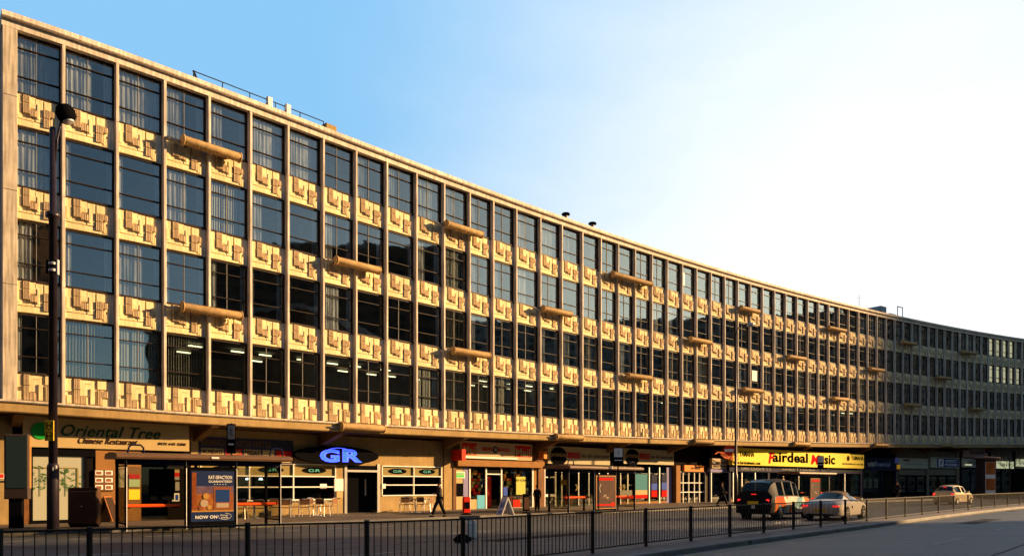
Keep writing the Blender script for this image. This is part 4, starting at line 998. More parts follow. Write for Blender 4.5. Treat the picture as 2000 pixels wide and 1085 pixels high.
# far lamp post with hanging red and white sign
b0 = atY(1437, 57); Y = b0.y
lp = thing('street_lamp', 'slender lamp post with curved arm standing left of the black taxi', 'street lamp', b0)
mb = MB(); zt = zy(655, Y); lathe(mb, [(.15, 0), (.15, 2.2), (.10, 2.3), (.085, 6), (.065, zt)], POLEM, 12); mb.build('pole', lp, smooth=True)
mb = MB(); mb.tube([(0, 0, zt-.1), (.05, 0, zt+.35), (.35, 0, zt+.75), (.75, -.02, zt+.85), (.95, -.02, zt+.84)], [.05, .04, .035, .03, .03], POLEM, 8); mb.build('arm', lp, smooth=True)
mb = MB(); M = Matrix.Translation((1.1, -.02, zt+.80)) @ Matrix.Rotation(R(75), 4, 'Y'); lathe(mb, [(.05, -.30), (.12, -.22), (.16, .05), (.10, .25), (.02, .3)], GALV, 12, M); mb.build('lamp_head', lp, smooth=True)
sn = thing('hanging_sign', 'round red and white sign hanging left of the slender lamp post', 'sign', atY(1424, 56.8, 4.1))
mb = MB(); M = Matrix.Rotation(R(90), 4, 'X')
lathe(mb, [(.02, -.02), (.38, -.02), (.38, .02), (.02, .02)], REDP, 24, M); mb.build('disc', sn)
mb = MB(); mb.box(-.33, .33, -.045, -.022, -.10, .12, WHITE); mb.build('white_bar', sn)
mb = MB(); mb.tube([(.38, 0, 0), (.52, .1, .05)], .02, BLACK, 6); mb.tube([(0, 0, .38), (0, 0, .62)], .012, GALV, 6); mb.build('bracket', sn)

# advertising totem at far left
b0 = atY(38, 26.2); th = aL
tt = thing('information_totem', 'dark bus information totem with glass front on a pedestal at far left', 'totem', b0, R(20))
mb = MB(); mb.cbox(-.30, .10, -.10, .16, 0, 1.0, BLACK); mb.build('pedestal', tt)
mb = MB(); mb.cbox(-.42, .30, -.16, .20, .98, 3.18, mat('totem_body', (.05, .035, .03), .4), b=.03); mb.build('body', tt)
mb = MB(); mb.box(-.36, .24, -.175, -.162, 1.36, 3.10, mat('totem_screen', (.03, .05, .05), .08)); mb.build('screen', tt)
mb = MB(); mb.box(.301, .32, -.10, .16, 1.35, 3.14, mat('sunlit_side_tone', (.72, .36, .12), .3, metal=.7)); mb.build('sunlit_side', tt)  # warm strip paints the low sun onto the totem's right side
# utility cabinet
b0 = atY(166, 26.9)
cb = thing('utility_cabinet', 'brown metal utility cabinet with rounded top on the pavement at left', 'cabinet', b0, R(12))
BC = mat('cabinet_brown', (.07, .035, .02), .55, noise=.25, nscale=3)
mb = MB(); mb.cbox(-.50, .46, -.17, .20, .08, 1.30, BC, b=.03); mb.prism([(-.50, 1.30), (.46, 1.30), (.40, 1.37), (-.44, 1.37)], -.17, .20, BC); mb.box(-.46, .42, -.13, .17, 0, .08, BLACK); mb.build('body', cb)
mb = MB(); mb.cbox(-.46, .42, -.19, -.172, .14, 1.24, BC, b=.01); mb.build('door', cb)
mb = MB(); mb.tube([(-.05, -.20, .72), (-.05, -.215, .72)], .03, GALV, 8); mb.box(.40, .43, -.20, -.19, .3, .36, BLACK); mb.build('lock', cb)
# A-boards
def aboard(px, y, name, lab, w, h, rz, mf, mside, spread=.34, txt=None):
    b0 = ground(px, y); o = thing(name, lab, 'sign', b0, rz)
    for s_ in (-1, 1):
        M = Matrix.Translation((0, 0, h)) @ Matrix.Rotation(math.atan2(spread, h)*s_, 4, 'X')
        mb = MB(); mb.box(-w/2, w/2, -.015, .015, -h*1.03, 0, mf, M)
        for xa, xb in ((-w/2-.03, -w/2), (w/2, w/2+.03)): mb.box(xa, xb, -.022, .022, -h*1.05, .02, mside, M)
        mb.box(-w/2, w/2, -.022, .022, 0, .02, mside, M); p = mb.build('board', o)
        if s_ == -1 and txt:
            k = h*.95
            for j, s in enumerate(txt):
                text(p, s, None, 0, 0, 0, 0, BLUEB, y=-.018, ext=.002, off=.01, dims=(-w*.38, w*.38, -k*(.36+.26*j)-.1, -k*(.2+.26*j)), M=M)
    return o
aboard(211, 1018, 'sandwich_board', 'timber edged dark sandwich board in front of the restaurant', .5, .98, R(85), mat('board_dark', (.03, .015, .01), .6), mat('timber_edge', (.38, .14, .04), .5), .36)
ab = aboard(987, 1006, 'sandwich_board', 'pale blue and white sandwich board outside the newsagent', .55, .86, R(-62), mat('pale_blue_board', (.45, .52, .68), .5), WHITE, .34, ['sale', 'open', 'cards'])
# red newspaper stand and dark stand
b0 = ground(911, 1004)
o = thing('display_stand', 'red newspaper stand on black foot outside the newsagent', 'stand', b0, R(30))
mb = MB(); lathe(mb, [(.26, 0), (.27, .04), (.10, .07), (.02, .08)], BLACK, 14); mb.build('foot', o)
mb = MB(); mb.cbox(-.18, .18, -.08, .08, .08, .80, REDP); mb.box(-.14, .14, -.095, -.081, .30, .62, BLACK); mb.prism([(-.18, .80), (.18, .80), (.12, .88), (-.12, .88)], -.08, .08, REDP); mb.build('panel', o)
b0 = atY(1028, 39.3)
o = thing('display_stand', 'dark narrow poster stand beside the brown pillar', 'stand', b0, R(30))
mb = MB(); lathe(mb, [(.24, 0), (.25, .04), (.06, .07), (.02, .08)], BLACK, 14); mb.build('foot', o)
mb = MB(); mb.cbox(-.20, .20, -.03, .03, .12, 1.0, BLACK); mb.box(-.15, .15, -.04, -.031, .2, .82, mat('brown_print', (.08, .035, .02), .6)); mb.tube([(0, 0, .05), (0, 0, .14)], .03, BLACK, 8); mb.build('panel', o)

# bus shelters
SHG = glass('shelter_glass', (.72, .72, .66), .02)
RB = mat('shelter_roof_brown', (.13, .075, .045), .45, noise=.1); 
def post_at(x, y, h, m=BLACK): return x
def shelter(p, ang, L, lab, ad, poster, endbars=True, depth=1.35):
    o = thing('bus_shelter', lab, 'bus shelter', p, ang, 'bus shelters on the pavement')
    # roof with curved edge
    mb = MB(); n = 10
    prof = [(-.42, 2.28), (-.45, 2.34), (-.42, 2.42), (-.2, 2.47), (depth*.5, 2.52), (depth+.05, 2.47), (depth+.15, 2.38), (depth+.10, 2.30)]
    vs = [(x, y, z) for x in (-.35, L+.30) for y, z in prof]; k = len(prof)
    mb.add(vs, [(i, i+k, (i+1) % k+k, (i+1) % k) for i in range(k)] + [tuple(range(k))[::-1], tuple(range(k, 2*k))], RB); mb.build('roof', o)
    mb = MB(); mb.box(-.05, L+.05, -.05, .02, 2.10, 2.28, NAVY); mb.box(-.05, L+.05, depth-.02, depth+.05, 2.14, 2.30, BLACK)
    mb.box(-.05, .02, .02, depth-.02, 2.14, 2.28, BLACK); mb.box(L-.02, L+.05, .02, depth-.02, 2.14, 2.28, BLACK); mb.build('roof_beam', o)
    posts = [0, L*.36, L*.69, L]
    for x in posts:
        mb = MB(); mb.cbox(x-.035, x+.035, -.035, .035, 0, 2.12, BLACK, b=.01); mb.tube([(x+.01, -.045, 0), (x+.01, -.045, 2.24)], .014, GALV, 6); mb.build('post', o)
    for x in (0, L*.5, L):
        mb = MB(); mb.cbox(x-.045, x+.045, depth-.045, depth+.045, 0, 2.14, BLACK, b=.01); mb.build('post', o)
    for x in (0, L):
        mb = MB(); mb.box(x-.005, x+.005, .06, depth-.06, .25, 2.05, SHG); mb.build('glass_panel', o)
        mb = MB(); mb.box(x-.02, x+.02, .04, depth-.05, .20, .245, BLACK); mb.box(x-.02, x+.02, .04, depth-.05, 2.055, 2.10, BLACK); mb.build('glazing_rail', o)
    mb = MB(); mb.box(.05, L*.5-.05, depth-.005, depth+.005, .25, 2.08, SHG); mb.build('glass_panel', o)
    mb = MB(); mb.box(L*.5+.05, L-.05, depth-.005, depth+.005, .25, 2.08, SHG); mb.build('glass_panel', o)
    # red perch seats
    for xa, xb in ((.06, L*.36-.06), (L*.69+.06, L-.06)):
        mb = MB(); mb.cbox(xa, xb, .22, .44, .74, .84, ORANGE, b=.03); mb.build('seat', o)
        mb = MB(); mb.box(xa+.08, xa+.12, .34, depth, .70, .735, BLACK); mb.box(xb-.12, xb-.08, .34, depth, .70, .735, BLACK); mb.build('seat_bracket', o)
    # timetable and notices
    mb = MB(); mb.box(L*.20, L*.36-.04, depth-.10, depth-.03, .95, 2.0, BLACK); mb.build('timetable_case', o)
    mb = MB(); mb.box(.10, .42, .06, .07, 1.0, 1.32, YELS) if ad else mb.box(L*.14, L*.22, depth-.13, depth-.11, 1.45, 1.72, YELS)
    mb.build('notice', o)
    # advertising case between the second and third posts
    x0, x1 = posts[1]+.08, posts[2]-.02
    mb = MB(); mb.cbox(x0, x1, -.06, .10, .06, 2.05, BLACK, b=.02); ac = mb.build('advert_case', o)
    poster(ac, x0+.07, x1-.07, .24 if ad else .18, 1.93)
    # hoops on the roof
    for x in (.05, L-.35):
        mb = MB(); mb.tube([(x, .1, 2.42), (x+.06, .1, 2.68), (x+.14, .1, 2.74), (x+.40, .1, 2.74), (x+.48, .1, 2.66), (x+.5, .1, 2.42)], .03, NAVY, 8); mb.build('hoop', o)
    mb = MB(); mb.box(L*.5, L*.5+.24, -.47, -.452, 2.33, 2.39, WHITE); mb.build('number_plate', o)
    return o
def poster_big(ac, xa, xb, za, zb_):
    W = xb-xa; H = zb_-za; y = -.062
    mb = MB(); mb.box(xa, xb, y-.008, y, za, zb_, mat('poster_blue', (0.012, 0.024, 0.080), .5)); mb.build('poster', ac)
    mb = MB()
    mb.box(xa+.02, xb-.02, y-.012, y-.0085, za+H*.20, za+H*.55, mat('poster_orange', (0.252, 0.084, 0.021), .5, noise=.5, nscale=6))
    mb.box(xa+.02, xb-.02, y-.0122, y-.0085, za+H*.551, za+H*.70, mat('poster_dusk', (0.120, 0.072, 0.108), .5, noise=.4, nscale=5))
    mb.box(xa+W*.02, xa+W*.12, y-.016, y-.0125, za+H*.24, za+H*.97, mat('poster_curtain', (0.192, 0.048, 0.012), .5, noise=.4, nscale=9))
    mb.box(xa+.02, xb-.02, y-.014, y-.0125, za+H*.19, za+H*.215, mat('poster_gold', (0.390, 0.210, 0.048), .5))
    # plain product box standing on the table
    mb.box(xa+W*.52, xa+W*.93, y-.020, y-.0145, za+H*.24, za+H*.68, mat('poster_box_edge', (0.228, 0.072, 0.024), .5)); mb.box(xa+W*.56, xa+W*.89, y-.024, y-.0205, za+H*.38, za+H*.63, mat('poster_box_blue', (0.012, 0.040, 0.152), .5))
    mb.box(xa+W*.58, xa+W*.87, y-.024, y-.0205, za+H*.27, za+H*.36, mat('poster_cream', (0.360, 0.270, 0.180), .5))
    for k, (u, v, rr, m_) in enumerate(((.30, .36, .13, 'poster_cream'), (.42, .28, .08, 'poster_gold'), (.22, .27, .07, 'poster_box_edge'), (.34, .50, .10, 'poster_gold'))):
        n = 16; mb.prism([(xa+W*u+rr*math.cos(2*math.pi*q/n), za+H*v+rr*math.sin(2*math.pi*q/n)) for q in range(n)], y-.026-.002*k, y-.0145, MATS[m_])
    mb.build('picture', ac)
    I = Matrix.Identity(4); T = dict(y=y-.014, ext=.002, M=I)
    text(ac, 'RAT-ISFACTION', None, 0, 0, 0, 0, WHITE, off=.012, dims=(xa+W*.40, xa+W*.95, za+H*.84, za+H*.91), **T)
    text(ac, 'GUARANTEED!', None, 0, 0, 0, 0, WHITE, off=.012, dims=(xa+W*.40, xa+W*.95, za+H*.77, za+H*.815), **T)
    mb = MB()
    for k in range(5):
        cx_, cz_ = xa+W*(.54+.065*k), za+H*.735; mb.prism([(cx_+(.022 if q % 2 == 0 else .010)*math.sin(math.pi*q/5), cz_+(.022 if q % 2 == 0 else .010)*math.cos(math.pi*q/5)) for q in range(10)][::-1], y-.016, y-.0125, WHITE)
    mb.build('star_row', ac)
    text(ac, 'NOW ON', None, 0, 0, 0, 0, WHITE, off=.02, dims=(xa+W*.10, xa+W*.60, za+H*.055, za+H*.12), **T)
    text(ac, 'DVD', None, 0, 0, 0, 0, WHITE, off=.015, dims=(xa+W*.70, xa+W*.86, za+H*.055, za+H*.085), **T)
    text(ac, 'Disney', None, 0, 0, 0, 0, WHITE, shear=.3, dims=(xa+W*.67, xa+W*.86, za+H*.095, za+H*.135), **T)
    mb = MB(); mb.tube([(xa+W*.78+W*.15*math.cos(a_), y-.014, za+H*.095+H*.062*math.sin(a_)) for a_ in [R(-200+12*k) for k in range(25)]], .006, WHITE, 5); mb.build('logo_ring', ac)
def poster_red(ac, xa, xb, za, zb_):
    W = xb-xa; H = zb_-za; y = -.062
    mb = MB(); mb.box(xa, xb, y-.008, y, za, zb_, mat('poster_dark_brown', (.05, .02, .012), .4, noise=.5, nscale=4)); mb.build('poster', ac)
    mb = MB(); mb.box(xa+W*.1, xb-W*.1, y-.012, y-.0085, za+H*.87, za+H*.95, REDB); mb.box(xa+.02, xb-.02, y-.012, y-.0085, za+H*.08, za+H*.13, REDB); mb.box(xa+W*.80, xa+W*.93, y-.014, y-.0121, za+H*.05, za+H*.18, REDP)
    for k in range(9):
        a_ = k*.7; mb.prism([(xa+W*(.38+.03*k)+.035*math.cos(2*math.pi*q/8), za+H*(.36+.05*math.sin(a_))+.035*math.sin(2*math.pi*q/8)) for q in range(8)], y-.014, y-.009, MATS['poster_cream'])
    mb.tube([(xa+W*.2, y-.012, za+H*.50), (xa+W*.15, y-.012, za+H*.62), (xa+W*.22, y-.012, za+H*.76)], .018, WHITE, 5); mb.build('picture', ac)
    mb = MB(); e = .03
    for (a_, b_, c_, d_) in ((xa-e, xb+e, za-e, za), (xa-e, xb+e, zb_, zb_+e), (xa-e, xa, za, zb_), (xb, xb+e, za, zb_)): mb.box(a_, b_, y-.016, y+.001, c_, d_, mat('bronze_frame', (.30, .16, .07), .4, metal=.5))
    mb.build('picture_frame', ac)
shelter(atY(246, 24.3), R(38), 5.0, 'near bus shelter in front of the restaurant with a bright blue and orange poster', True, poster_big)
shelter(atY(1110, 40.0), R(45), 5.8, 'bus shelter before the print shop with a dark brown poster', False, poster_red)
shelter(atY(1556, 60.0), R(43), 5.8, 'distant bus shelter half hidden behind the black taxi', False, poster_red)
# bus stop flags
for (px, Y, yt, lab, big) in ((452, 26.6, 826, 'dark bus stop pole with grey flag rising behind the near shelter poster', 1), (1207, 41.9, 872, 'bus stop pole with white topped black flag at the middle shelter', 0), (1602, 62.6, 889, 'bus stop pole with pale flag in front of the yellow sign', 0)):
    b0 = atY(px, Y); o = thing('bus_stop_sign', lab, 'bus stop sign', b0, R(10), 'bus stop flags by the shelters'); h = zy(yt, Y)
    mb = MB(); mb.tube([(0, 0, 0), (0, 0, h)], .035, BLACK, 10); mb.build('pole', o)
    mb = MB(); w = .26 if not big else .13; mb.cbox(-w-.02, w+.02, -.06, -.04, h-1.05, h-.02, BLACK, b=.005); fl = mb.build('flag', o)
    mb = MB(); mb.box(-w+.02, w-.02, -.068, -.061, h-.55, h-.07, WHITE if not big else GREYB); mb.box(-w+.04, w-.04, -.067, -.061, h-.75, h-.70, WHITE); mb.build('route_panel', fl)
    mb = MB(); mb.tube([(-.04, -.072, h-.2), (.03, -.072, h-.26), (-.03, -.072, h-.34), (.05, -.072, h-.44)], .014, BLACK, 5); mb.build('symbol', fl)
# advertising pillar
b0 = atY(1926, 83)
o = thing('advertising_pillar', 'tall round topped advertising pillar with two orange posters at right', 'advertising pillar', b0, R(12))
mb = MB(); mb.cbox(-.80, .82, -.55, .55, 0, 4.1, mat('pillar_dark', (.03, .025, .03), .4), b=.06); mb.build('body', o)
mb = MB(); lathe(mb, [(.9, 4.1), (1.30, 4.2), (1.38, 4.3), (1.25, 4.38), (.5, 4.46), (.1, 4.5), (.1, 4.62), (.13, 4.7), (.05, 4.8)], mat('pillar_roof', (.10, .07, .05), .4), 24); mb.build('roof', o)
OPO = mat('orange_print', (.42, .11, .02), .5, noise=.5, nscale=2.5)
mb = MB(); mb.box(-.62, .62, -.575, -.551, .5, 3.9, WHITE); mb.build('poster_panel', o)
for za, zb_ in ((2.55, 3.85), (.85, 2.1)): mb = MB(); mb.box(-.58, .58, -.59, -.576, za, zb_, OPO); mb.build('poster', o)
mb = MB(); mb.box(.821, .84, -.45, .45, .3, 4.0, MATS['sunlit_side_tone']); mb.build('sunlit_side', o)  # right side coloured as if the low sun struck it
# small signs on a pole near the far shops
b0 = atY(1754, 76)
o = thing('signpost', 'thin post carrying a small navy sign above a yellow one', 'signpost', b0, R(15))
mb = MB(); mb.tube([(0, 0, 0), (0, 0, 4.2)], .04, BLACK, 8); mb.build('post', o)
mb = MB(); mb.cbox(-.42, .05, -.07, -.045, 3.55, 4.1, BLUEB, b=.005); mb.build('blue_plate', o)
mb = MB(); mb.cbox(-.20, .20, -.07, -.045, 3.0, 3.42, YELS, b=.005); mb.build('yellow_plate', o)
# things on the road behind the railing: pale container and dark bag
o = thing('plastic_container', 'upright pale plastic container standing on the road behind the railing', 'container', atY(922, 36.5*1.0, 0) if False else ground(921, 1050, 0))
mb = MB(); mb.cbox(-.16, .14, -.10, .12, 0, .50, WHITE, b=.05); mb.prism([(-.12, .50), (.10, .50), (.05, .56), (-.07, .56)], -.06, .08, WHITE); mb.build('body', o)
mb = MB(); mb.tube([(-.02, .01, .56), (-.02, .01, .60)], .035, GALV, 10); mb.build('cap', o)
o = thing('rubbish_bag', 'dark rubbish bag slumped beside the pale container on the road', 'bag', ground(903, 1058, 0))
mb = MB(); r = random.Random(2)
prof = [(.02, .0), (.20, .01), (.24, .06), (.20, .15), (.10, .22), (.04, .25), (.06, .29), (.02, .30)]
lathe(mb, prof, BLACK, 14); mb.v = [(x*(1+r.uniform(-.13, .13)), y*(1+r.uniform(-.13, .13)), z) for x, y, z in mb.v]; mb.build('sack', o, smooth=True)

# pavement cafe chairs and tables
WEAVE = mat('woven_seat', (.20, .09, .04), .6, noise=.3, nscale=30)
def chair_proto(lab):
    o = thing('cafe_chair', lab, 'chair', (0, 0, 0), 0, 'aluminium chairs outside the bar')
    for sx, sy in ((-1, -1), (1, -1), (-1, 1), (1, 1)):
        mb = MB(); top = .66 if sy < 0 else .82; mb.tube([(sx*.25, sy*.25, 0), (sx*.22, sy*.20, .44), (sx*.23, sy*.22, top)], .016, STEEL, 7); mb.build('leg', o)
    mb = MB(); mb.cbox(-.21, .21, -.20, .20, .42, .45, WEAVE, b=.01); mb.build('seat', o)
    mb = MB(); mb.box(-.21, .21, .205, .225, .55, .80, WEAVE); mb.tube([(-.22, .22, .80), (-.1, .25, .83), (.1, .25, .83), (.22, .22, .80)], .016, STEEL, 7); mb.build('backrest', o)
    for sx in (-1, 1):
        mb = MB(); mb.tube([(sx*.23, -.24, .62), (sx*.25, -.1, .67), (sx*.24, .21, .67)], .018, STEEL, 7); mb.build('armrest', o)
    return o
def copy_tree(o, parent=None):
    c = o.copy(); COL.objects.link(c)
    if parent: c.parent = parent
    for ch in o.children: copy_tree(ch, c)
    return c
fB = Fr(386, 865, 1.4)
cp = None
chairs = [(470, 4), (487, 100), (507, 190), (538, 30), (556, 200), (577, 120), (594, 200), (612, 60), (630, 160), (647, 250), (790, 200), (800, 20), (826, 150), (835, 260)]
wherec = ['behind the near shelter, leftmost', 'behind the shelter glass, second from left', 'behind the shelter glass, third from left', 'just right of the shelter advert gap', 'beside the shelter right post', 'right of the shelter, first', 'right of the shelter, second', 'middle of the row before the window', 'second from the bar door pier', 'nearest the bar door pier', 'left of the right hand table', 'behind the right hand table', 'right of the right hand table', 'nearest the newsagent pilaster']
for k, (px, a_) in enumerate(chairs):
    dd = .5 if k % 2 else -.2
    q = P(solve_t(px, dd), dd, .122)
    lab = 'aluminium cafe chair with brown weave, ' + wherec[k]
    if cp is None: cp = chair_proto(lab); c = cp
    else: c = copy_tree(cp); c['label'] = lab
    c.location = q; c.rotation_euler = (0, 0, R(a_))
tp = None
for k, (px, lab) in enumerate(((497, 'round aluminium cafe table seen through the shelter glass'), (566, 'round aluminium cafe table beside the shelter right end'), (620, 'round aluminium cafe table between chairs by the bar door'), (812, 'round aluminium cafe table right of the bar door'))):
    q = P(solve_t(px, .15), .15, .122)
    if tp is None:
        tp = thing('cafe_table', lab, 'table', q, 0, 'aluminium tables outside the bar')
        mb = MB(); lathe(mb, [(.30, .70), (.32, .71), (.32, .73), (.30, .735)], STEEL, 20); mb.build('table_top', tp)
        mb = MB(); lathe(mb, [(.24, 0), (.22, .03), (.04, .05), (.03, .70)], STEEL, 14); mb.build('pedestal', tp)
    else:
        c = copy_tree(tp); c.location = q; c['label'] = lab

# ------------------------------------------------------------------ rooftop items
def roof_pt(px, d, y=None):
    t = solve_t(px, d); q = P(t, d); q.z = z0(t)+ZTOP+.30; return q, t
q0, t0_ = roof_pt(378, 1.0); q1, t1_ = roof_pt(632, 1.0)
o = thing('roof_railing', 'thin handrail along the roof edge left of the vents', 'railing', q0)
n = 5; iv = inv(o)
hp = []
for k in range(n+1):
    t = t0_+(t1_-t0_)*k/n; q = P(t, 1.0); q.z = z0(t)+ZTOP+.30; mb = MB(); mb.tube([q, q+Vector((0, 0, 1.05))], .022, FRAME, 6); p = mb.build('post', o); p.matrix_parent_inverse = iv; hp.append(q+Vector((0, 0, 1.05)))
mb = MB(); mb.tube(hp, .022, FRAME, 6); mb.tube([p-Vector((0, 0, .5)) for p in hp], .015, FRAME, 6); mb.tube([hp[0], hp[0]+Vector((-.1, .9, -.2))], .05, FRAME, 6); p = mb.build('handrail', o); p.matrix_parent_inverse = iv
for k, px in enumerate((526, 562)):
    q, t = roof_pt(px, .95); o = thing('roof_vent', ('left' if k == 0 else 'right') + ' one of two slanted pale roof vents by the handrail', 'vent', q, angle(t), 'slanted roof vents')
    mb = MB(); mb.cbox(-.12, .12, -.1, .1, 0, 1.15, WHITE, b=.02); mb.build('upright', o)
    mb = MB(); mb.add([(-.85, -.08, .2), (-.13, -.08, .85), (-.13, .08, .85), (-.85, .08, .2), (-.75, -.08, -.02), (-.13, -.08, .3), (-.13, .08, .3), (-.75, .08, -.02)], [(0,1,2,3),(7,6,5,4),(0,4,5,1),(1,5,6,2),(2,6,7,3),(3,7,4,0)], FRAME); mb.build('strut', o)
q, t = roof_pt(641, 1.1); o = thing('roof_plinth', 'cream block at the right end of the roof handrail', 'plinth', q, angle(t))
mb = MB(); mb.cbox(-.3, .3, -.3, .4, 0, .95, CREAM, b=.02); mb.build('block', o); mb = MB(); mb.box(-.62, -.31, -.1, .2, 0, .6, FRAME); mb.build('bracket', o)
for px, lab in ((1105, 'left black topped roof cowl above the middle of the block'), (1157, 'right black topped roof cowl above the middle of the block')):
    q, t = roof_pt(px, 1.0); o = thing('roof_cowl', lab, 'roof cowl', q, 0, 'roof cowls')
    mb = MB(); lathe(mb, [(.13, 0), (.13, .92)], GALV, 12); mb.build('pipe', o, smooth=True)
    mb = MB(); lathe(mb, [(.10, .90), (.27, .94), (.29, 1.00), (.24, 1.06), (.05, 1.09)], BLACK, 14); mb.build('cap', o, smooth=True)
q, t = roof_pt(1059, .9); o = thing('roof_hatch', 'small dark hatch on the roof edge left of the cowls', 'hatch', q, angle(t)); mb = MB(); mb.cbox(-.7, .6, -.3, .4, 0, .42, FRAME, b=.03); mb.build('cover', o)
q, t = roof_pt(1215, 1.2); o = thing('roof_kerb', 'low pale upstand on the roof right of the cowls', 'roof upstand', q, angle(t)); mb = MB(); mb.cbox(0, 5, -.2, .6, 0, .38, CORN, b=.03); mb.tube([(-.3, 0, 0), (-.3, 0, .6)], .05, FRAME, 6); mb.build('upstand', o)
q, t = roof_pt(1724, 5.0); o = thing('roof_plant', 'cluster of grey tanks and ducts on the roof at right', 'roof plant', q, angle(t))
mb = MB(); mb.cbox(-2.2, -1.0, -1, 1, 0, 2.5, mat('plant_grey', (.25, .28, .28), .6, noise=.2), b=.05); mb.cbox(-2.8, -2.2, -.8, .8, 0, 2.2, MATS['plant_grey'], b=.05); mb.build('tank', o)
mb = MB(); mb.cbox(-.9, 2.9, -1, 1, 0, 1.7, GREYC, b=.04); mb.cbox(.2, 1.6, -.8, .8, 1.7, 2.0, GREYC, b=.04); mb.build('duct', o)
mb = MB()
for x in (1.7, 2.9): mb.tube([(x, -.9, 0), (x, -.9, 3.0)], .06, GALV, 6)
mb.tube([(1.7, -.9, 2.95), (2.9, -.9, 2.95)], .06, GALV, 6); mb.tube([(5.2, 0, 0), (5.2, 0, 2.3)], .05, GALV, 6); mb.build('pipework', o)
q, t = roof_pt(1678, 3.0); o = thing('roof_mast', 'thin aerial mast on the roof left of the tanks', 'mast', q); mb = MB(); mb.tube([(0, 0, 0), (0, 0, 2.8)], .03, GALV, 6); mb.tube([(-.25, 0, 2.4), (.25, 0, 2.4)], .015, GALV, 6); mb.build('aerial', o)

# ------------------------------------------------------------------ vehicles (x forward, y left, z up; origin midway between axles on the ground)
VG = glass('car_glass', (.12, .14, .13), .05); VGD = mat('dark_car_glass', (.02, .025, .03), .06)
LAMPR = mat('tail_lamp', (.75, .02, .02), .3, emit=.7); LAMPC = mat('lamp_lens', (.7, .7, .68), .15)
PLATE = mat('yellow_number_plate', (.75, .50, .03), .5)
def vehicle(name, lab, cat, loc, ang, st, glass_side, glass_top, paint, lower, roofm, wb, track, wr, rim, arch_r):
    """st: stations (x, half width sill, z sill, half width waist, z waist, half width roof, z roof)"""
    o = thing(name, lab, cat, loc, ang)
    def sect(s):
        x, hs, zs_, hw, zw, hr, zr = s
        zm = zs_+(zw-zs_)*.45
        return [(x, 0, zs_), (x, hs*.93, zs_), (x, hs, zs_+.05), (x, hw*1.01, zm), (x, hw, zw-.04), (x, hw*.965, zw), (x, hr, zr-.11 if zr-zw > .25 else zr-.02), (x, hr*.88, zr-.035 if zr-zw > .25 else zr-.005), (x, hr*.5, zr+.01), (x, 0, zr+.02)]
    body, gl, rf_, lw = MB(), MB(), MB(), MB(); K = 10
    for sgn in (1, -1):
        rows = [[(x, y*sgn, z) for x, y, z in sect(s)] for s in st]
        for i in range(len(st)-1):
            for k in range(K-1):
                q = [rows[i][k], rows[i+1][k], rows[i+1][k+1], rows[i][k+1]]
                if sgn < 0: q = q[::-1]
                if k == 5 and i in glass_side: gl.add(q, [(0,1,2,3)], VG if not isinstance(glass_side, dict) else glass_side[i])
                elif k >= 6 and i in glass_top: gl.add(q, [(0,1,2,3)], VG)
                elif k >= 5 and i in roofm[1]: rf_.add(q, [(0,1,2,3)], roofm[0])
                elif 1 <= k <= 3 and lower and 3 <= i < len(st)-4: lw.add(q, [(0,1,2,3)], lower)
                else: body.add(q, [(0,1,2,3)], paint)
        for e in (0, len(st)-1):
            f_ = rows[e]; idx = tuple(range(K)); body.add(f_, [idx if (e == 0) == (sgn < 0) else idx[::-1]], paint)
    if lower:
        off_ = len(body.v); body.v += lw.v; im = body.mi(lower)
        for f_ in lw.f: body.f.append([off_+q for q in f_]); body.m.append(im)
    if rf_.v:
        off_ = len(body.v); body.v += rf_.v; im = body.mi(roofm[0])
        for f_ in rf_.f: body.f.append([off_+q for q in f_]); body.m.append(im)
    b = body.build('body', o, smooth=True)
    import bmesh
    bm = bmesh.new(); bm.from_mesh(b.data); bmesh.ops.remove_doubles(bm, verts=bm.verts, dist=.004); bmesh.ops.recalc_face_normals(bm, faces=bm.faces); bm.to_mesh(b.data); bm.free()
    try: b.data.set_sharp_from_angle(angle=R(32))
    except Exception: pass
    g = gl.build('window', o)
    for ax in (-wb/2, wb/2):
        for sgn in (-1, 1):
            M = Matrix.Translation((ax, sgn*track, wr)) @ Matrix.Rotation(R(-90*sgn), 4, 'X')
            mb = MB(); lathe(mb, [(arch_r, -.12), (arch_r, .035), (arch_r-.03, .045), (.05, .045)], BLACK, 20, M); mb.build('wheel_arch', o)
            mb = MB(); lathe(mb, [(wr*.6, -.10), (wr*.96, -.09), (wr, -.05), (wr, .06), (wr*.95, .085), (wr*.66, .088)], RUBBER, 22, M); w = mb.build('wheel', o, smooth=False)
            mb = MB(); lathe(mb, [(wr*.66, .060), (wr*.64, .092), (wr*.55, .075), (wr*.5, .07)], STEEL, 22, M)
            if rim == 'spoke':
                mb = MB(); lathe(mb, [(wr*.66, .080), (wr*.66, .094), (wr*.58, .094), (wr*.58, .070)], STEEL, 22, M)
                for k in range(5): mb.box(-.022, .022, 0, wr*.6, .070, .092, STEEL, M @ Matrix.Rotation(R(72*k), 4, 'Z'))
                lathe(mb, [(.05, .07), (.05, .1), (.02, .105)], STEEL, 10, M)
            else:
                lathe(mb, [(wr*.60, .07), (wr*.45, .10), (wr*.2, .105), (.03, .12)], STEEL, 16, M)
            mb.build('rim', w)
    return o
def bx(o, name, *a, mt=BLACK, b=.01):
    mb = MB(); mb.box(*a, mt); return mb.build(name, o)
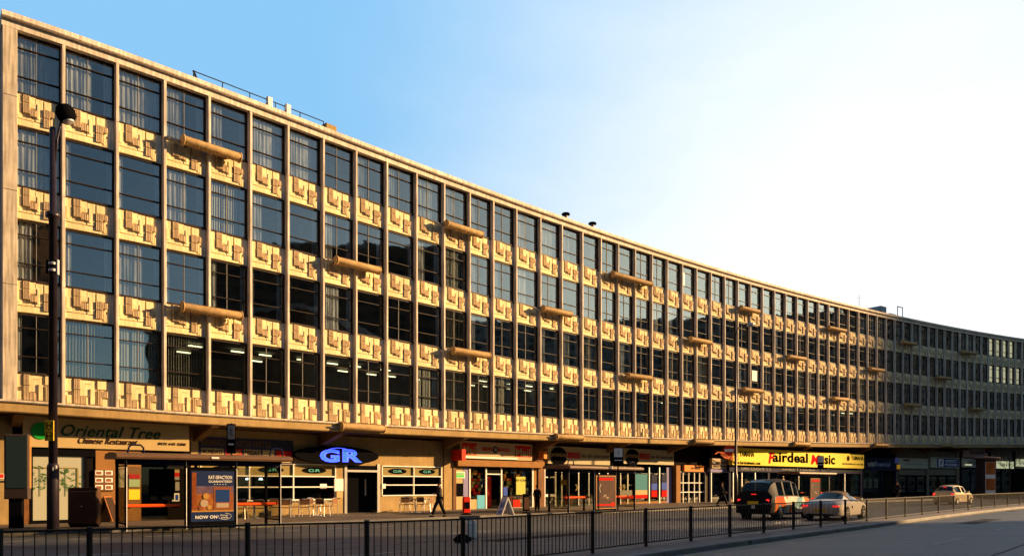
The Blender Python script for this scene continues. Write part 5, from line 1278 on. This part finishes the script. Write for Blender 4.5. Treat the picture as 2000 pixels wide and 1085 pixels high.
# black taxi
TB = mat('taxi_black_paint', (.008, .008, .011), .6, spec=.08)
ADS = bpy.data.materials.new('taxi_side_advert'); ADS.use_nodes = True
nt = ADS.node_tree; bb = nt.nodes['Principled BSDF']; bb.inputs['Roughness'].default_value = .2
tc = nt.nodes.new('ShaderNodeTexCoord'); vo = nt.nodes.new('ShaderNodeTexVoronoi'); vo.inputs['Scale'].default_value = 3.4
mp = nt.nodes.new('ShaderNodeMapping'); mp.inputs['Scale'].default_value = (1.0, .2, .6)
cr = nt.nodes.new('ShaderNodeValToRGB'); cr.color_ramp.interpolation = 'CONSTANT'
E_ = cr.color_ramp.elements; E_[0].color = (.62, .17, .03, 1); E_[0].position = 0; E_[1].color = (.70, .62, .50, 1); E_[1].position = .38
e = E_.new(.62); e.color = (.20, .38, .42, 1); e = E_.new(.78); e.color = (.55, .10, .03, 1); e = E_.new(.9); e.color = (.75, .68, .55, 1)
nt.links.new(tc.outputs['Object'], mp.inputs[0]); nt.links.new(mp.outputs[0], vo.inputs['Vector']); nt.links.new(vo.outputs['Color'], cr.inputs[0]); nt.links.new(cr.outputs[0], bb.inputs['Base Color'])
h = R(45); whl = Vector((12.15, 35.0, 0)); fw = Vector((math.cos(h), math.sin(h), 0)); rt = Vector((math.sin(h), -math.cos(h), 0))
loc = whl - rt*.80 + fw*1.45
st = [(-2.32, .72, .34, .78, .80, .70, .86), (-2.28, .80, .30, .86, .98, .74, 1.06), (-2.20, .84, .27, .88, 1.08, .66, 1.30), (-1.98, .86, .24, .89, 1.10, .68, 1.68), (-1.78, .87, .24, .90, 1.10, .70, 1.77), (-1.60, .87, .24, .90, 1.10, .71, 1.80),
      (-1.05, .87, .24, .90, 1.09, .72, 1.83), (-.93, .87, .24, .90, 1.09, .72, 1.83), (-.12, .87, .24, .90, 1.08, .72, 1.82), (-.02, .87, .24, .90, 1.08, .72, 1.81), (.42, .87, .24, .90, 1.06, .70, 1.74), (.52, .87, .24, .89, 1.06, .69, 1.70), (1.02, .86, .24, .87, 1.04, .74, 1.14), (1.10, .86, .24, .87, 1.03, .72, 1.09), (1.60, .85, .25, .85, .96, .62, 1.03), (2.0, .82, .28, .82, .86, .50, .92), (2.20, .76, .32, .76, .72, .44, .80), (2.26, .66, .36, .66, .60, .40, .66)]
tx = vehicle('taxi', 'black hackney cab with orange and white adverts on its side', 'taxi', loc, h, st, {5: VG, 7: VG, 9: VG, 11: VG}, {2, 3, 11}, TB, ADS, (TB, set()), 2.9, .82, .33, 'dish', .42)
bx(tx, 'bumper', -2.40, -2.25, -.80, .80, .30, .46); bx(tx, 'bumper', 2.2, 2.33, -.76, .76, .30, .44)
for s_ in (-1, 1):
    bx(tx, 'tail_lamp', -2.315, -2.27, s_*.70-.07, s_*.70+.07, .80, .93, mt=LAMPR)
    mb = MB(); lathe(mb, [(.02, .0), (.11, .0), (.10, .06), (.02, .08)], LAMPC, 14, Matrix.Translation((2.16, s_*.55, .68)) @ Matrix.Rotation(R(90), 4, 'Y')); mb.build('headlight', tx)
    bx(tx, 'mirror', .75, .90, s_*.93-.08, s_*.93+.08, 1.05, 1.20)
    for xx in (-.98, .0): bx(tx, 'door_handle', xx+.10, xx+.26, s_*.905-.012, s_*.905+.012, .93, .96, mt=STEEL)
bx(tx, 'high_brake_lamp', -2.26, -2.20, -.12, .12, 1.13, 1.17, mt=LAMPR)
np_ = bx(tx, 'number_plate', -2.345, -2.325, -.27, .27, .70, .84, mt=PLATE); bx(tx, 'badge', -2.325, -2.312, -.10, .10, .50, .66, mt=WHITE)
bx(tx, 'roof_sign', .20, .36, -.22, .22, 1.79, 1.87, mt=mat('amber_sign', (.5, .25, .05), .4))
bx(tx, 'sill', -1.0, 1.0, -.87, -.85, .20, .30)
# silver roadster
SV = mat('silver_paint', (.52, .46, .38), .35, metal=.1, coat=.3, spec=.5)
TOPF = mat('fabric_hood', (.11, .075, .055), .9)
h = R(50); fw = Vector((math.cos(h), math.sin(h), 0)); rt = Vector((math.sin(h), -math.cos(h), 0)); whl = Vector((14.85, 34.2, 0)); loc = whl - rt*.80 + fw*1.21
st = [(-2.14, .60, .30, .64, .55, .44, .60), (-2.08, .74, .25, .80, .66, .60, .74), (-1.90, .82, .20, .86, .74, .66, .84), (-1.45, .85, .18, .89, .80, .66, .90), (-1.05, .86, .18, .89, .82, .62, .93), (-.62, .86, .18, .88, .83, .54, 1.20), (-.35, .86, .18, .87, .83, .54, 1.27), (-.05, .86, .18, .87, .83, .54, 1.28), (.22, .86, .18, .87, .82, .54, 1.25), (.32, .86, .18, .87, .82, .55, 1.20), (.85, .86, .18, .87, .80, .66, .87), (1.30, .85, .18, .87, .76, .60, .81), (1.70, .82, .18, .84, .68, .55, .72), (2.0, .74, .20, .76, .56, .50, .60), (2.14, .58, .24, .60, .44, .40, .48)]
rd = vehicle('roadster', 'low silver roadster with dark fabric hood and five spoke wheels', 'car', loc, h, st, {6: VG, 7: VG, 8: VG}, {4, 9}, SV, None, (TOPF, {5, 6, 7, 8}), 2.42, .82, .32, 'spoke', .38)
for s_ in (-1, 1):
    bx(rd, 'tail_lamp', -2.12, -2.04, s_*.66-.13, s_*.66+.13, .60, .68, mt=LAMPR); bx(rd, 'headlight', 1.95, 2.02, s_*.56-.12, s_*.56+.12, .50, .62, mt=LAMPC); bx(rd, 'mirror', .55, .68, s_*.92-.08, s_*.92+.08, .86, .97, mt=SV)
bx(rd, 'number_plate', -2.165, -2.145, -.26, .26, .40, .51, mt=PLATE); bx(rd, 'air_vent', -.62, -.45, -.892, -.885, .52, .64)
bx(rd, 'bumper', -2.15, -2.0, -.55, .55, .20, .30)
# small silver hatchback
SV2 = mat('champagne_paint', (.58, .42, .20), .35, metal=.1, coat=.3, spec=.5)
h = R(37); fw = Vector((math.cos(h), math.sin(h), 0)); rt = Vector((math.sin(h), -math.cos(h), 0)); whl = Vector((34.7, 60.0, 0)); loc = whl - rt*.72 + fw*1.2
st = [(-1.80, .60, .32, .66, .72, .50, .78), (-1.76, .74, .26, .79, .88, .62, .95), (-1.62, .79, .22, .82, .95, .62, 1.10), (-1.35, .80, .20, .83, .97, .58, 1.43), (-1.15, .80, .20, .83, .97, .58, 1.50), (-.95, .80, .20, .83, .96, .59, 1.53), (-.40, .80, .20, .83, .95, .60, 1.54), (-.30, .80, .20, .83, .95, .60, 1.54), (.30, .80, .20, .83, .93, .58, 1.47), (.40, .80, .20, .82, .93, .57, 1.45), (1.12, .80, .20, .81, .90, .60, 1.00), (1.38, .79, .20, .80, .84, .54, .93), (1.66, .74, .22, .76, .72, .48, .80), (1.85, .62, .28, .64, .56, .40, .60)]
hb = vehicle('hatchback', 'small rounded champagne silver hatchback farther up the street', 'car', loc, h, st, {3: VG, 4: VG, 5: VG, 7: VG, 9: VG}, {2, 9}, SV2, None, (SV2, set()), 2.4, .75, .29, 'dish', .35)
for s_ in (-1, 1):
    bx(hb, 'tail_lamp', -1.79, -1.70, s_*.68-.09, s_*.68+.09, .72, .90, mt=LAMPR); bx(hb, 'headlight', 1.66, 1.74, s_*.54-.12, s_*.54+.12, .66, .80, mt=LAMPC); bx(hb, 'mirror', .45, .60, s_*.88-.08, s_*.88+.08, .95, 1.06, mt=SV2)
bx(hb, 'number_plate', -1.82, -1.80, -.26, .26, .62, .74, mt=PLATE); bx(hb, 'high_brake_lamp', -1.50, -1.42, -.12, .12, 1.38, 1.42, mt=LAMPR)
mb = MB(); mb.tube([(-.6, 0, 1.55), (-1.0, 0, 1.95)], .012, BLACK, 5); mb.build('aerial', hb)

# ------------------------------------------------------------------ people
SKIN = mat('skin', (.42, .22, .13), .6); HAIR = mat('dark_hair', (.02, .013, .01), .7)
def skinned(name, verts, edges, radii, m, parent, root=0, sub=2):
    me = bpy.data.meshes.new(name); me.from_pydata(verts, edges, []); me.update()
    ob = bpy.data.objects.new(name, me); COL.objects.link(ob)
    md = ob.modifiers.new('skin', 'SKIN'); md.use_smooth_shade = True
    sv = me.skin_vertices[0].data if me.skin_vertices else None
    if sv is None:
        bpy.context.view_layer.objects.active = ob; bpy.context.view_layer.update(); sv = me.skin_vertices[0].data
    for i, r_ in enumerate(radii):
        rr = r_ if hasattr(r_, '__len__') else (r_, r_); sv[i].radius = rr
    sv[root].use_root = True
    sd = ob.modifiers.new('sub', 'SUBSURF'); sd.levels = sub; sd.render_levels = sub
    bpy.context.view_layer.update()
    m2 = bpy.data.meshes.new_from_object(ob.evaluated_get(bpy.context.evaluated_depsgraph_get()))
    bpy.data.objects.remove(ob)
    m2.materials.clear(); m2.materials.append(m)
    for p in m2.polygons: p.use_smooth = True
    o2 = bpy.data.objects.new(name, m2); COL.objects.link(o2)
    if parent: o2.parent = parent
    return o2
def person(lab, loc, rz, H, stride, arms, coat, trousers, coat_long=True, bag=None):
    """figure facing -y before rotation"""
    k = H/1.75; o = thing('person', lab, 'person', loc, rz)
    hipz, kz, shz = .92*k, .49*k, 1.43*k
    def leg(s_, fwd):
        hip = Vector((s_*.09*k, 0, hipz)); foot = Vector((s_*.09*k, -fwd, .07*k)); knee = hip.lerp(foot, .5)+Vector((0, -.06*k if fwd > -.1 else -.05*k, .02)); toe = foot+Vector((0, -.15*k, -.03*k))
        return hip, knee, foot, toe
    L, R_ = leg(1, stride), leg(-1, -stride)
    if stride: 
        R_ = list(R_); 
    v = [Vector((0, 0, .97*k)), Vector((0, 0, 1.12*k)), Vector((0, -.01, 1.30*k)), Vector((0, 0, 1.44*k)), Vector((0, -.01, 1.52*k)), Vector((0, -.015, 1.60*k)), Vector((0, -.02, 1.69*k))]
    rad = [(.15*k, .11*k), (.135*k, .10*k), (.165*k, .115*k), (.10*k, .08*k), (.052*k, .052*k), (.076*k, .088*k), (.068*k, .08*k)]
    e = [(0,1),(1,2),(2,3),(3,4),(4,5),(5,6)]
    for q in (L, R_):
        b_ = len(v); v += list(q); rad += [.085*k, .058*k, .042*k, .032*k]; e += [(0, b_), (b_, b_+1), (b_+1, b_+2), (b_+2, b_+3)]
    hands = []
    for s_, (el, wr_) in zip((1, -1), arms):
        sh = Vector((s_*.19*k, 0, 1.40*k)); E = sh+Vector(el)*k; Wp = E+Vector(wr_)*k; Hd = Wp+Vector(wr_).normalized()*.09*k
        b_ = len(v); v += [sh, E, Wp, Hd]; rad += [.058*k, .043*k, .028*k, (.035*k, .018*k)]; e += [(3, b_), (b_, b_+1), (b_+1, b_+2), (b_+2, b_+3)]
        hands.append((Hd, Vector(wr_).normalized(), s_))
    skinned('body', [tuple(p) for p in v], e, rad, SKIN, o)
    # fingers and thumb
    for Hd, dr, s_ in hands:
        side = dr.cross(Vector((s_, 0, .2))).normalized(); mb = MB()
        for j in range(4):
            a = Hd - dr*.01 + side*(j-1.5)*.019*k; ln = (.06, .072, .068, .052)[j]*k; c_ = Vector((-s_*.5, 0, 0))
            mb.tube([a, a+dr*ln*.5, a+dr*ln*.85+c_*.03*k], [.009*k, .008*k, .006*k], SKIN, 6)
        a = Hd - dr*.06*k - side*.03*k; mb.tube([a, a+(dr-side).normalized()*.035*k, a+(dr*1.5-side*.6).normalized()*.06*k], [.011*k, .009*k, .007*k], SKIN, 6)
        mb.build('fingers', o, smooth=True)
    # face
    hc = Vector((0, -.02*k, 1.65*k)); mb = MB()
    mb.prism([(-.012*k, hc.z-.02*k), (.012*k, hc.z-.02*k), (.004*k, hc.z+.02*k)], -.125*k, -.09*k, SKIN)
    for s_ in (-1, 1): mb.tube([(s_*.03*k, -.098*k, hc.z+.02*k), (s_*.03*k, -.104*k, hc.z+.02*k)], .008*k, HAIR, 6); mb.tube([(s_*.078*k, 0, hc.z-.03*k), (s_*.084*k, .005, hc.z+.02*k)], .014*k, SKIN, 6)
    mb.box(-.025*k, .025*k, -.10*k, -.094*k, hc.z-.055*k, hc.z-.048*k, mat('lips', (.3, .10, .08), .6)); mb.build('face', o)
    mb = MB(); lathe(mb, [(.085*k, -.02*k), (.098*k, .03*k), (.09*k, .08*k), (.06*k, .115*k), (.01*k, .125*k)], HAIR, 16, Matrix.Translation((0, .015*k, 1.65*k))); mb.build('hair', o, smooth=True)
    # clothes
    for q in (L, R_):
        pass
    tv = [Vector((0, 0, .98*k))] + [p.copy() for q in (L, R_) for p in q[:3]]
    tv[3].z += .02; tv[6].z += .02
    skinned('trousers', [tuple(p) for p in tv], [(0,1),(1,2),(2,3),(0,4),(4,5),(5,6)], [(.17*k, .13*k), .115*k, .09*k, .08*k, .115*k, .09*k, .08*k], trousers, o)
    mb = MB()
    for q in (L, R_): mb.tube([q[2]+Vector((0, .05*k, -.03*k)), q[2]+Vector((0, -.03*k, -.03*k)), q[3]+Vector((0, -.03*k, .0))], [.042*k, .045*k, .035*k], BLACK, 8)
    mb.build('shoe', o, smooth=True)
    cv = [Vector((0, 0, 1.44*k)), Vector((0, 0, 1.30*k)), Vector((0, 0, 1.12*k)), Vector((0, .01, .95*k)), Vector((0, .02, (.66 if coat_long else .88)*k))]
    cr_ = [(.13*k, .11*k), (.21*k, .15*k), (.18*k, .14*k), (.21*k, .17*k), (.24*k, .19*k)]; ce = [(0,1),(1,2),(2,3),(3,4)]
    for s_, (el, wr_) in zip((1, -1), arms):
        sh = Vector((s_*.19*k, 0, 1.40*k)); E = sh+Vector(el)*k; Wp = E+Vector(wr_)*k*.92
        b_ = len(cv); cv += [sh, E, Wp]; cr_ += [.072*k, .056*k, .042*k]; ce += [(0, b_), (b_, b_+1), (b_+1, b_+2)]
    skinned('coat', [tuple(p) for p in cv], ce, cr_, coat, o)
    if bag:
        mb = MB(); mb.cbox(-.06*k, .06*k, -.22*k, .22*k, .78*k, 1.08*k, bag, Matrix.Translation((-.27*k, .05, 0)), b=.02); mb.tube([(-.24*k, .15*k, 1.06*k), (-.12*k, .02, 1.45*k), (-.24*k, -.15*k, 1.06*k)], .012, bag, 6); mb.build('shoulder_bag', o)
    return o
CT1 = mat('dark_grey_coat', (.035, .03, .03), .85); CT2 = mat('black_coat', (.015, .014, .016), .85); TR = mat('dark_trousers', (.012, .012, .014), .9)
person('person in a long dark coat walking past the bar windows with folded arms', atY(858, 35.0), R(-80), 1.60, .30, (((.05, -.02, -.28), (-.16, -.18, .02)), ((-.05, -.02, -.28), (.14, -.18, .04))), CT1, TR, True)
person('person in black striding past the guitar window right of the white doors', atY(1410, 53.5), R(70), 1.62, .34, (((.06, .12, -.26), (.02, -.05, -.24)), ((-.06, -.12, -.26), (-.02, -.18, -.12))), CT2, TR, False)
person('person in a dark suit standing before the navy fronted shop', atY(1752, 74), R(-20), 1.72, .06, (((.07, 0, -.28), (.0, -.05, -.25)), ((-.07, 0, -.28), (0, -.05, -.25))), CT2, TR, False)
person('person in black leaning by the brown pillar behind the poster stand', atY(1049, 42.0), R(15), 1.42, .04, (((.06, 0, -.28), (-.05, -.12, -.18)), ((-.06, 0, -.28), (.05, -.12, -.18))), CT2, TR, True)

# ------------------------------------------------------------------ bare street tree at the right edge
b0 = atY(1972, 88)
tr = thing('bare_tree', 'leafless young street tree at the right edge before the far shops', 'tree', b0)
BARK = mat('bark', (.05, .035, .028), .9, noise=.3, nscale=8)
mb = MB(); mb.tube([(0,0,0), (.05,0,1.5), (-.03,0,3.0), (.02,0,4.4)], [.12,.09,.07,.05], BARK, 8); mb.build('trunk', tr)
mb = MB(); r = random.Random(4)
def br(p, d, L, rad, n):
    q = p+d*L*.5+Vector((r.uniform(-.1,.1), r.uniform(-.1,.1), .05))*L; e = q+(d+Vector((r.uniform(-.3,.3), r.uniform(-.3,.3), .15))).normalized()*L*.5
    mb.tube([p, q, e], [rad, rad*.75, rad*.5], BARK, 5)
    if n:
        for s_ in (q, e):
            for _ in range(2): br(s_, (d+Vector((r.uniform(-.9,.9), r.uniform(-.9,.9), r.uniform(-.25,.6)))).normalized(), L*.66, rad*.55, n-1)
for k in range(7):
    a = k*2.4; br(Vector((0, 0, 2.6+k*.28)), Vector((math.cos(a), math.sin(a), .75)).normalized(), 1.5-.08*k, .03, 3)
mb.build('branches', tr)

# ------------------------------------------------------------------ unseen buildings around the street, placed and sized to shade it and darken the glass
BRK = mat('unseen_block_brick', (.13, .085, .06), .85, noise=.2, nscale=1)
def block(name, lab, x0, x1, y0, y1, h, wallm, ang=0, storey=3.4, bay=3.2):
    c = Vector(((x0+x1)/2, (y0+y1)/2, 0)); o = thing(name, lab, 'building', c, ang)
    W, D = x1-x0, y1-y0; mb = MB(); mb.box(-W/2, W/2, -D/2, D/2, 0, h, wallm); mb.box(-W/2-.2, W/2+.2, -D/2-.2, D/2+.2, h+.002, h+.5, GREYC); mb.build('wall', o)
    mb = MB(); n = int(h/storey)
    for s in range(n):
        z = 1.2+s*storey
        for k in range(int(W/bay)):
            x = -W/2+.8+k*bay
            for yy in ((-D/2-.04, -D/2-.003), (D/2+.003, D/2+.04)): mb.box(x, x+1.7, yy[0], yy[1], z, z+1.8, VGD)
        for k in range(int(D/bay)):
            y = -D/2+.8+k*bay
            for xx in ((-W/2-.04, -W/2-.003), (W/2+.003, W/2+.04)): mb.box(xx[0], xx[1], y, y+1.7, z, z+1.8, VGD)
    w = mb.build('window', o); w['kind'] = 'stuff'
    return o
block('unseen_brick_building', 'brown brick block across the street, out of view to the right', -36+75*math.cos(R(21))+.0, 36+75*math.cos(R(21)), -16+41.5-15*math.cos(R(21)), 14+41.5-15*math.cos(R(21)), 18.9, BRK, ang=R(21))
block('added_tower', 'grey tower beyond the end of the curve, out of view to the right', 260, 290, 138, 215, 96, GREYC)  # added out of view so its shadow covers the far right bays
block('added_tower', 'brown tower far down the sunny side, out of view to the right', 145, 175, -30, 44, 60, BRK)  # added out of view as a dark reflection for the middle windows
block('added_tower', 'long row of distant grey high flats closing the sunny end of the street', 300, 330, 40, 150, 75, GREYC)  # added out of view, kept below the sun, to darken right hand glass
block('unseen_brick_building', 'tall brick block behind the camera side pavement', -70, 34, -50, -20, 31, BRK)
block('unseen_brick_building', 'brick block out of view to the left across the street', -84, -48, -18, 22, 26, BRK)

# ------------------------------------------------------------------ light
SUN_AZ, SUN_EL = 13.0, 17.0        # azimuth measured from +x towards +y
sx, sy, sz = math.cos(R(SUN_AZ))*math.cos(R(SUN_EL)), math.sin(R(SUN_AZ))*math.cos(R(SUN_EL)), math.sin(R(SUN_EL))
ld = bpy.data.lights.new('sun', 'SUN'); ld.energy = 5.0; ld.angle = R(1.0); ld.color = (1.0, .62, .28)
lo = bpy.data.objects.new('sun', ld); COL.objects.link(lo); lo.rotation_euler = Vector((sx, sy, sz)).to_track_quat('Z', 'Y').to_euler()
W = bpy.data.worlds.new('World'); S.world = W; W.use_nodes = True; nt = W.node_tree; nt.nodes.clear()
out = nt.nodes.new('ShaderNodeOutputWorld'); bg = nt.nodes.new('ShaderNodeBackground'); sky = nt.nodes.new('ShaderNodeTexSky')
sky.sky_type = 'NISHITA'; sky.sun_disc = False; sky.sun_elevation = R(SUN_EL); sky.sun_rotation = R(90-SUN_AZ)
sky.air_density = 1.0; sky.dust_density = .7; sky.ozone_density = 1.3; sky.altitude = 100
bg.inputs['Strength'].default_value = .042
# thin bright haze in the sky on the sun's side (a property of direction, outside the scene)
tc = nt.nodes.new('ShaderNodeTexCoord'); dot = nt.nodes.new('ShaderNodeVectorMath'); dot.operation = 'DOT_PRODUCT'
nrm = nt.nodes.new('ShaderNodeVectorMath'); nrm.operation = 'NORMALIZE'; nt.links.new(tc.outputs['Generated'], nrm.inputs[0])
nz = nt.nodes.new('ShaderNodeTexNoise'); nz.inputs['Scale'].default_value = 2.0; nz.inputs['Detail'].default_value = 6; nz.inputs['Roughness'].default_value = .6
mpw = nt.nodes.new('ShaderNodeMapping'); mpw.inputs['Scale'].default_value = (1, 1, 2.6); nt.links.new(nrm.outputs[0], mpw.inputs['Vector']); nt.links.new(mpw.outputs[0], nz.inputs['Vector'])
def lobe(az, up, lo, hi, wob):
    d = nt.nodes.new('ShaderNodeVectorMath'); d.operation = 'DOT_PRODUCT'; d.inputs[1].default_value = Vector((math.cos(R(az)), math.sin(R(az)), up)).normalized()
    a = nt.nodes.new('ShaderNodeMath'); a.operation = 'MULTIPLY_ADD'; a.inputs[1].default_value = wob
    m = nt.nodes.new('ShaderNodeMapRange'); m.interpolation_type = 'SMOOTHSTEP'; m.inputs['From Min'].default_value = lo+wob*.5; m.inputs['From Max'].default_value = hi+wob*.5
    nt.links.new(nrm.outputs[0], d.inputs[0]); nt.links.new(nz.outputs['Fac'], a.inputs[0]); nt.links.new(d.outputs['Value'], a.inputs[2]); nt.links.new(a.outputs[0], m.inputs['Value'])
    return m.outputs[0]
veil, glare = lobe(92, .25, .50, .86, .04), lobe(54, -.02, .55, 1.0, .16)
col = nt.nodes.new('ShaderNodeMix'); col.data_type = 'RGBA'; col.inputs['A'].default_value = (2.5, 5.4, 8.5, 1); col.inputs['B'].default_value = (10.2, 10.3, 10.3, 1); nt.links.new(glare, col.inputs['Factor'])
mx = nt.nodes.new('ShaderNodeMix'); mx.data_type = 'RGBA'; nt.links.new(veil, mx.inputs['Factor']); nt.links.new(col.outputs['Result'], mx.inputs['B'])
tn = nt.nodes.new('ShaderNodeMix'); tn.data_type = 'RGBA'; tn.blend_type = 'MULTIPLY'; tn.inputs['Factor'].default_value = 1; tn.inputs['B'].default_value = (.95, 1.2, 1.3, 1)
nt.links.new(sky.outputs[0], tn.inputs['A']); nt.links.new(tn.outputs['Result'], mx.inputs['A']); nt.links.new(mx.outputs['Result'], bg.inputs['Color']); nt.links.new(bg.outputs[0], out.inputs['Surface'])

# ------------------------------------------------------------------ camera
cd = bpy.data.cameras.new('camera'); cam = bpy.data.objects.new('camera', cd); COL.objects.link(cam); S.camera = cam
cd.sensor_width = 36; cd.lens = 36*F/2000; cd.shift_y = (HY-542.5)/2000; cd.clip_end = 5000; cd.clip_start = .1
cam.location = (0, 0, EYE); cam.rotation_euler = (R(90), 0, 0)
vs = S.view_settings; vs.view_transform = 'Standard'; vs.look = 'None'; vs.gamma = 1; vs.use_curve_mapping = False; vs.exposure = 1.4
S.cycles.max_bounces = 8; S.cycles.diffuse_bounces = 2; S.cycles.transparent_max_bounces = 16
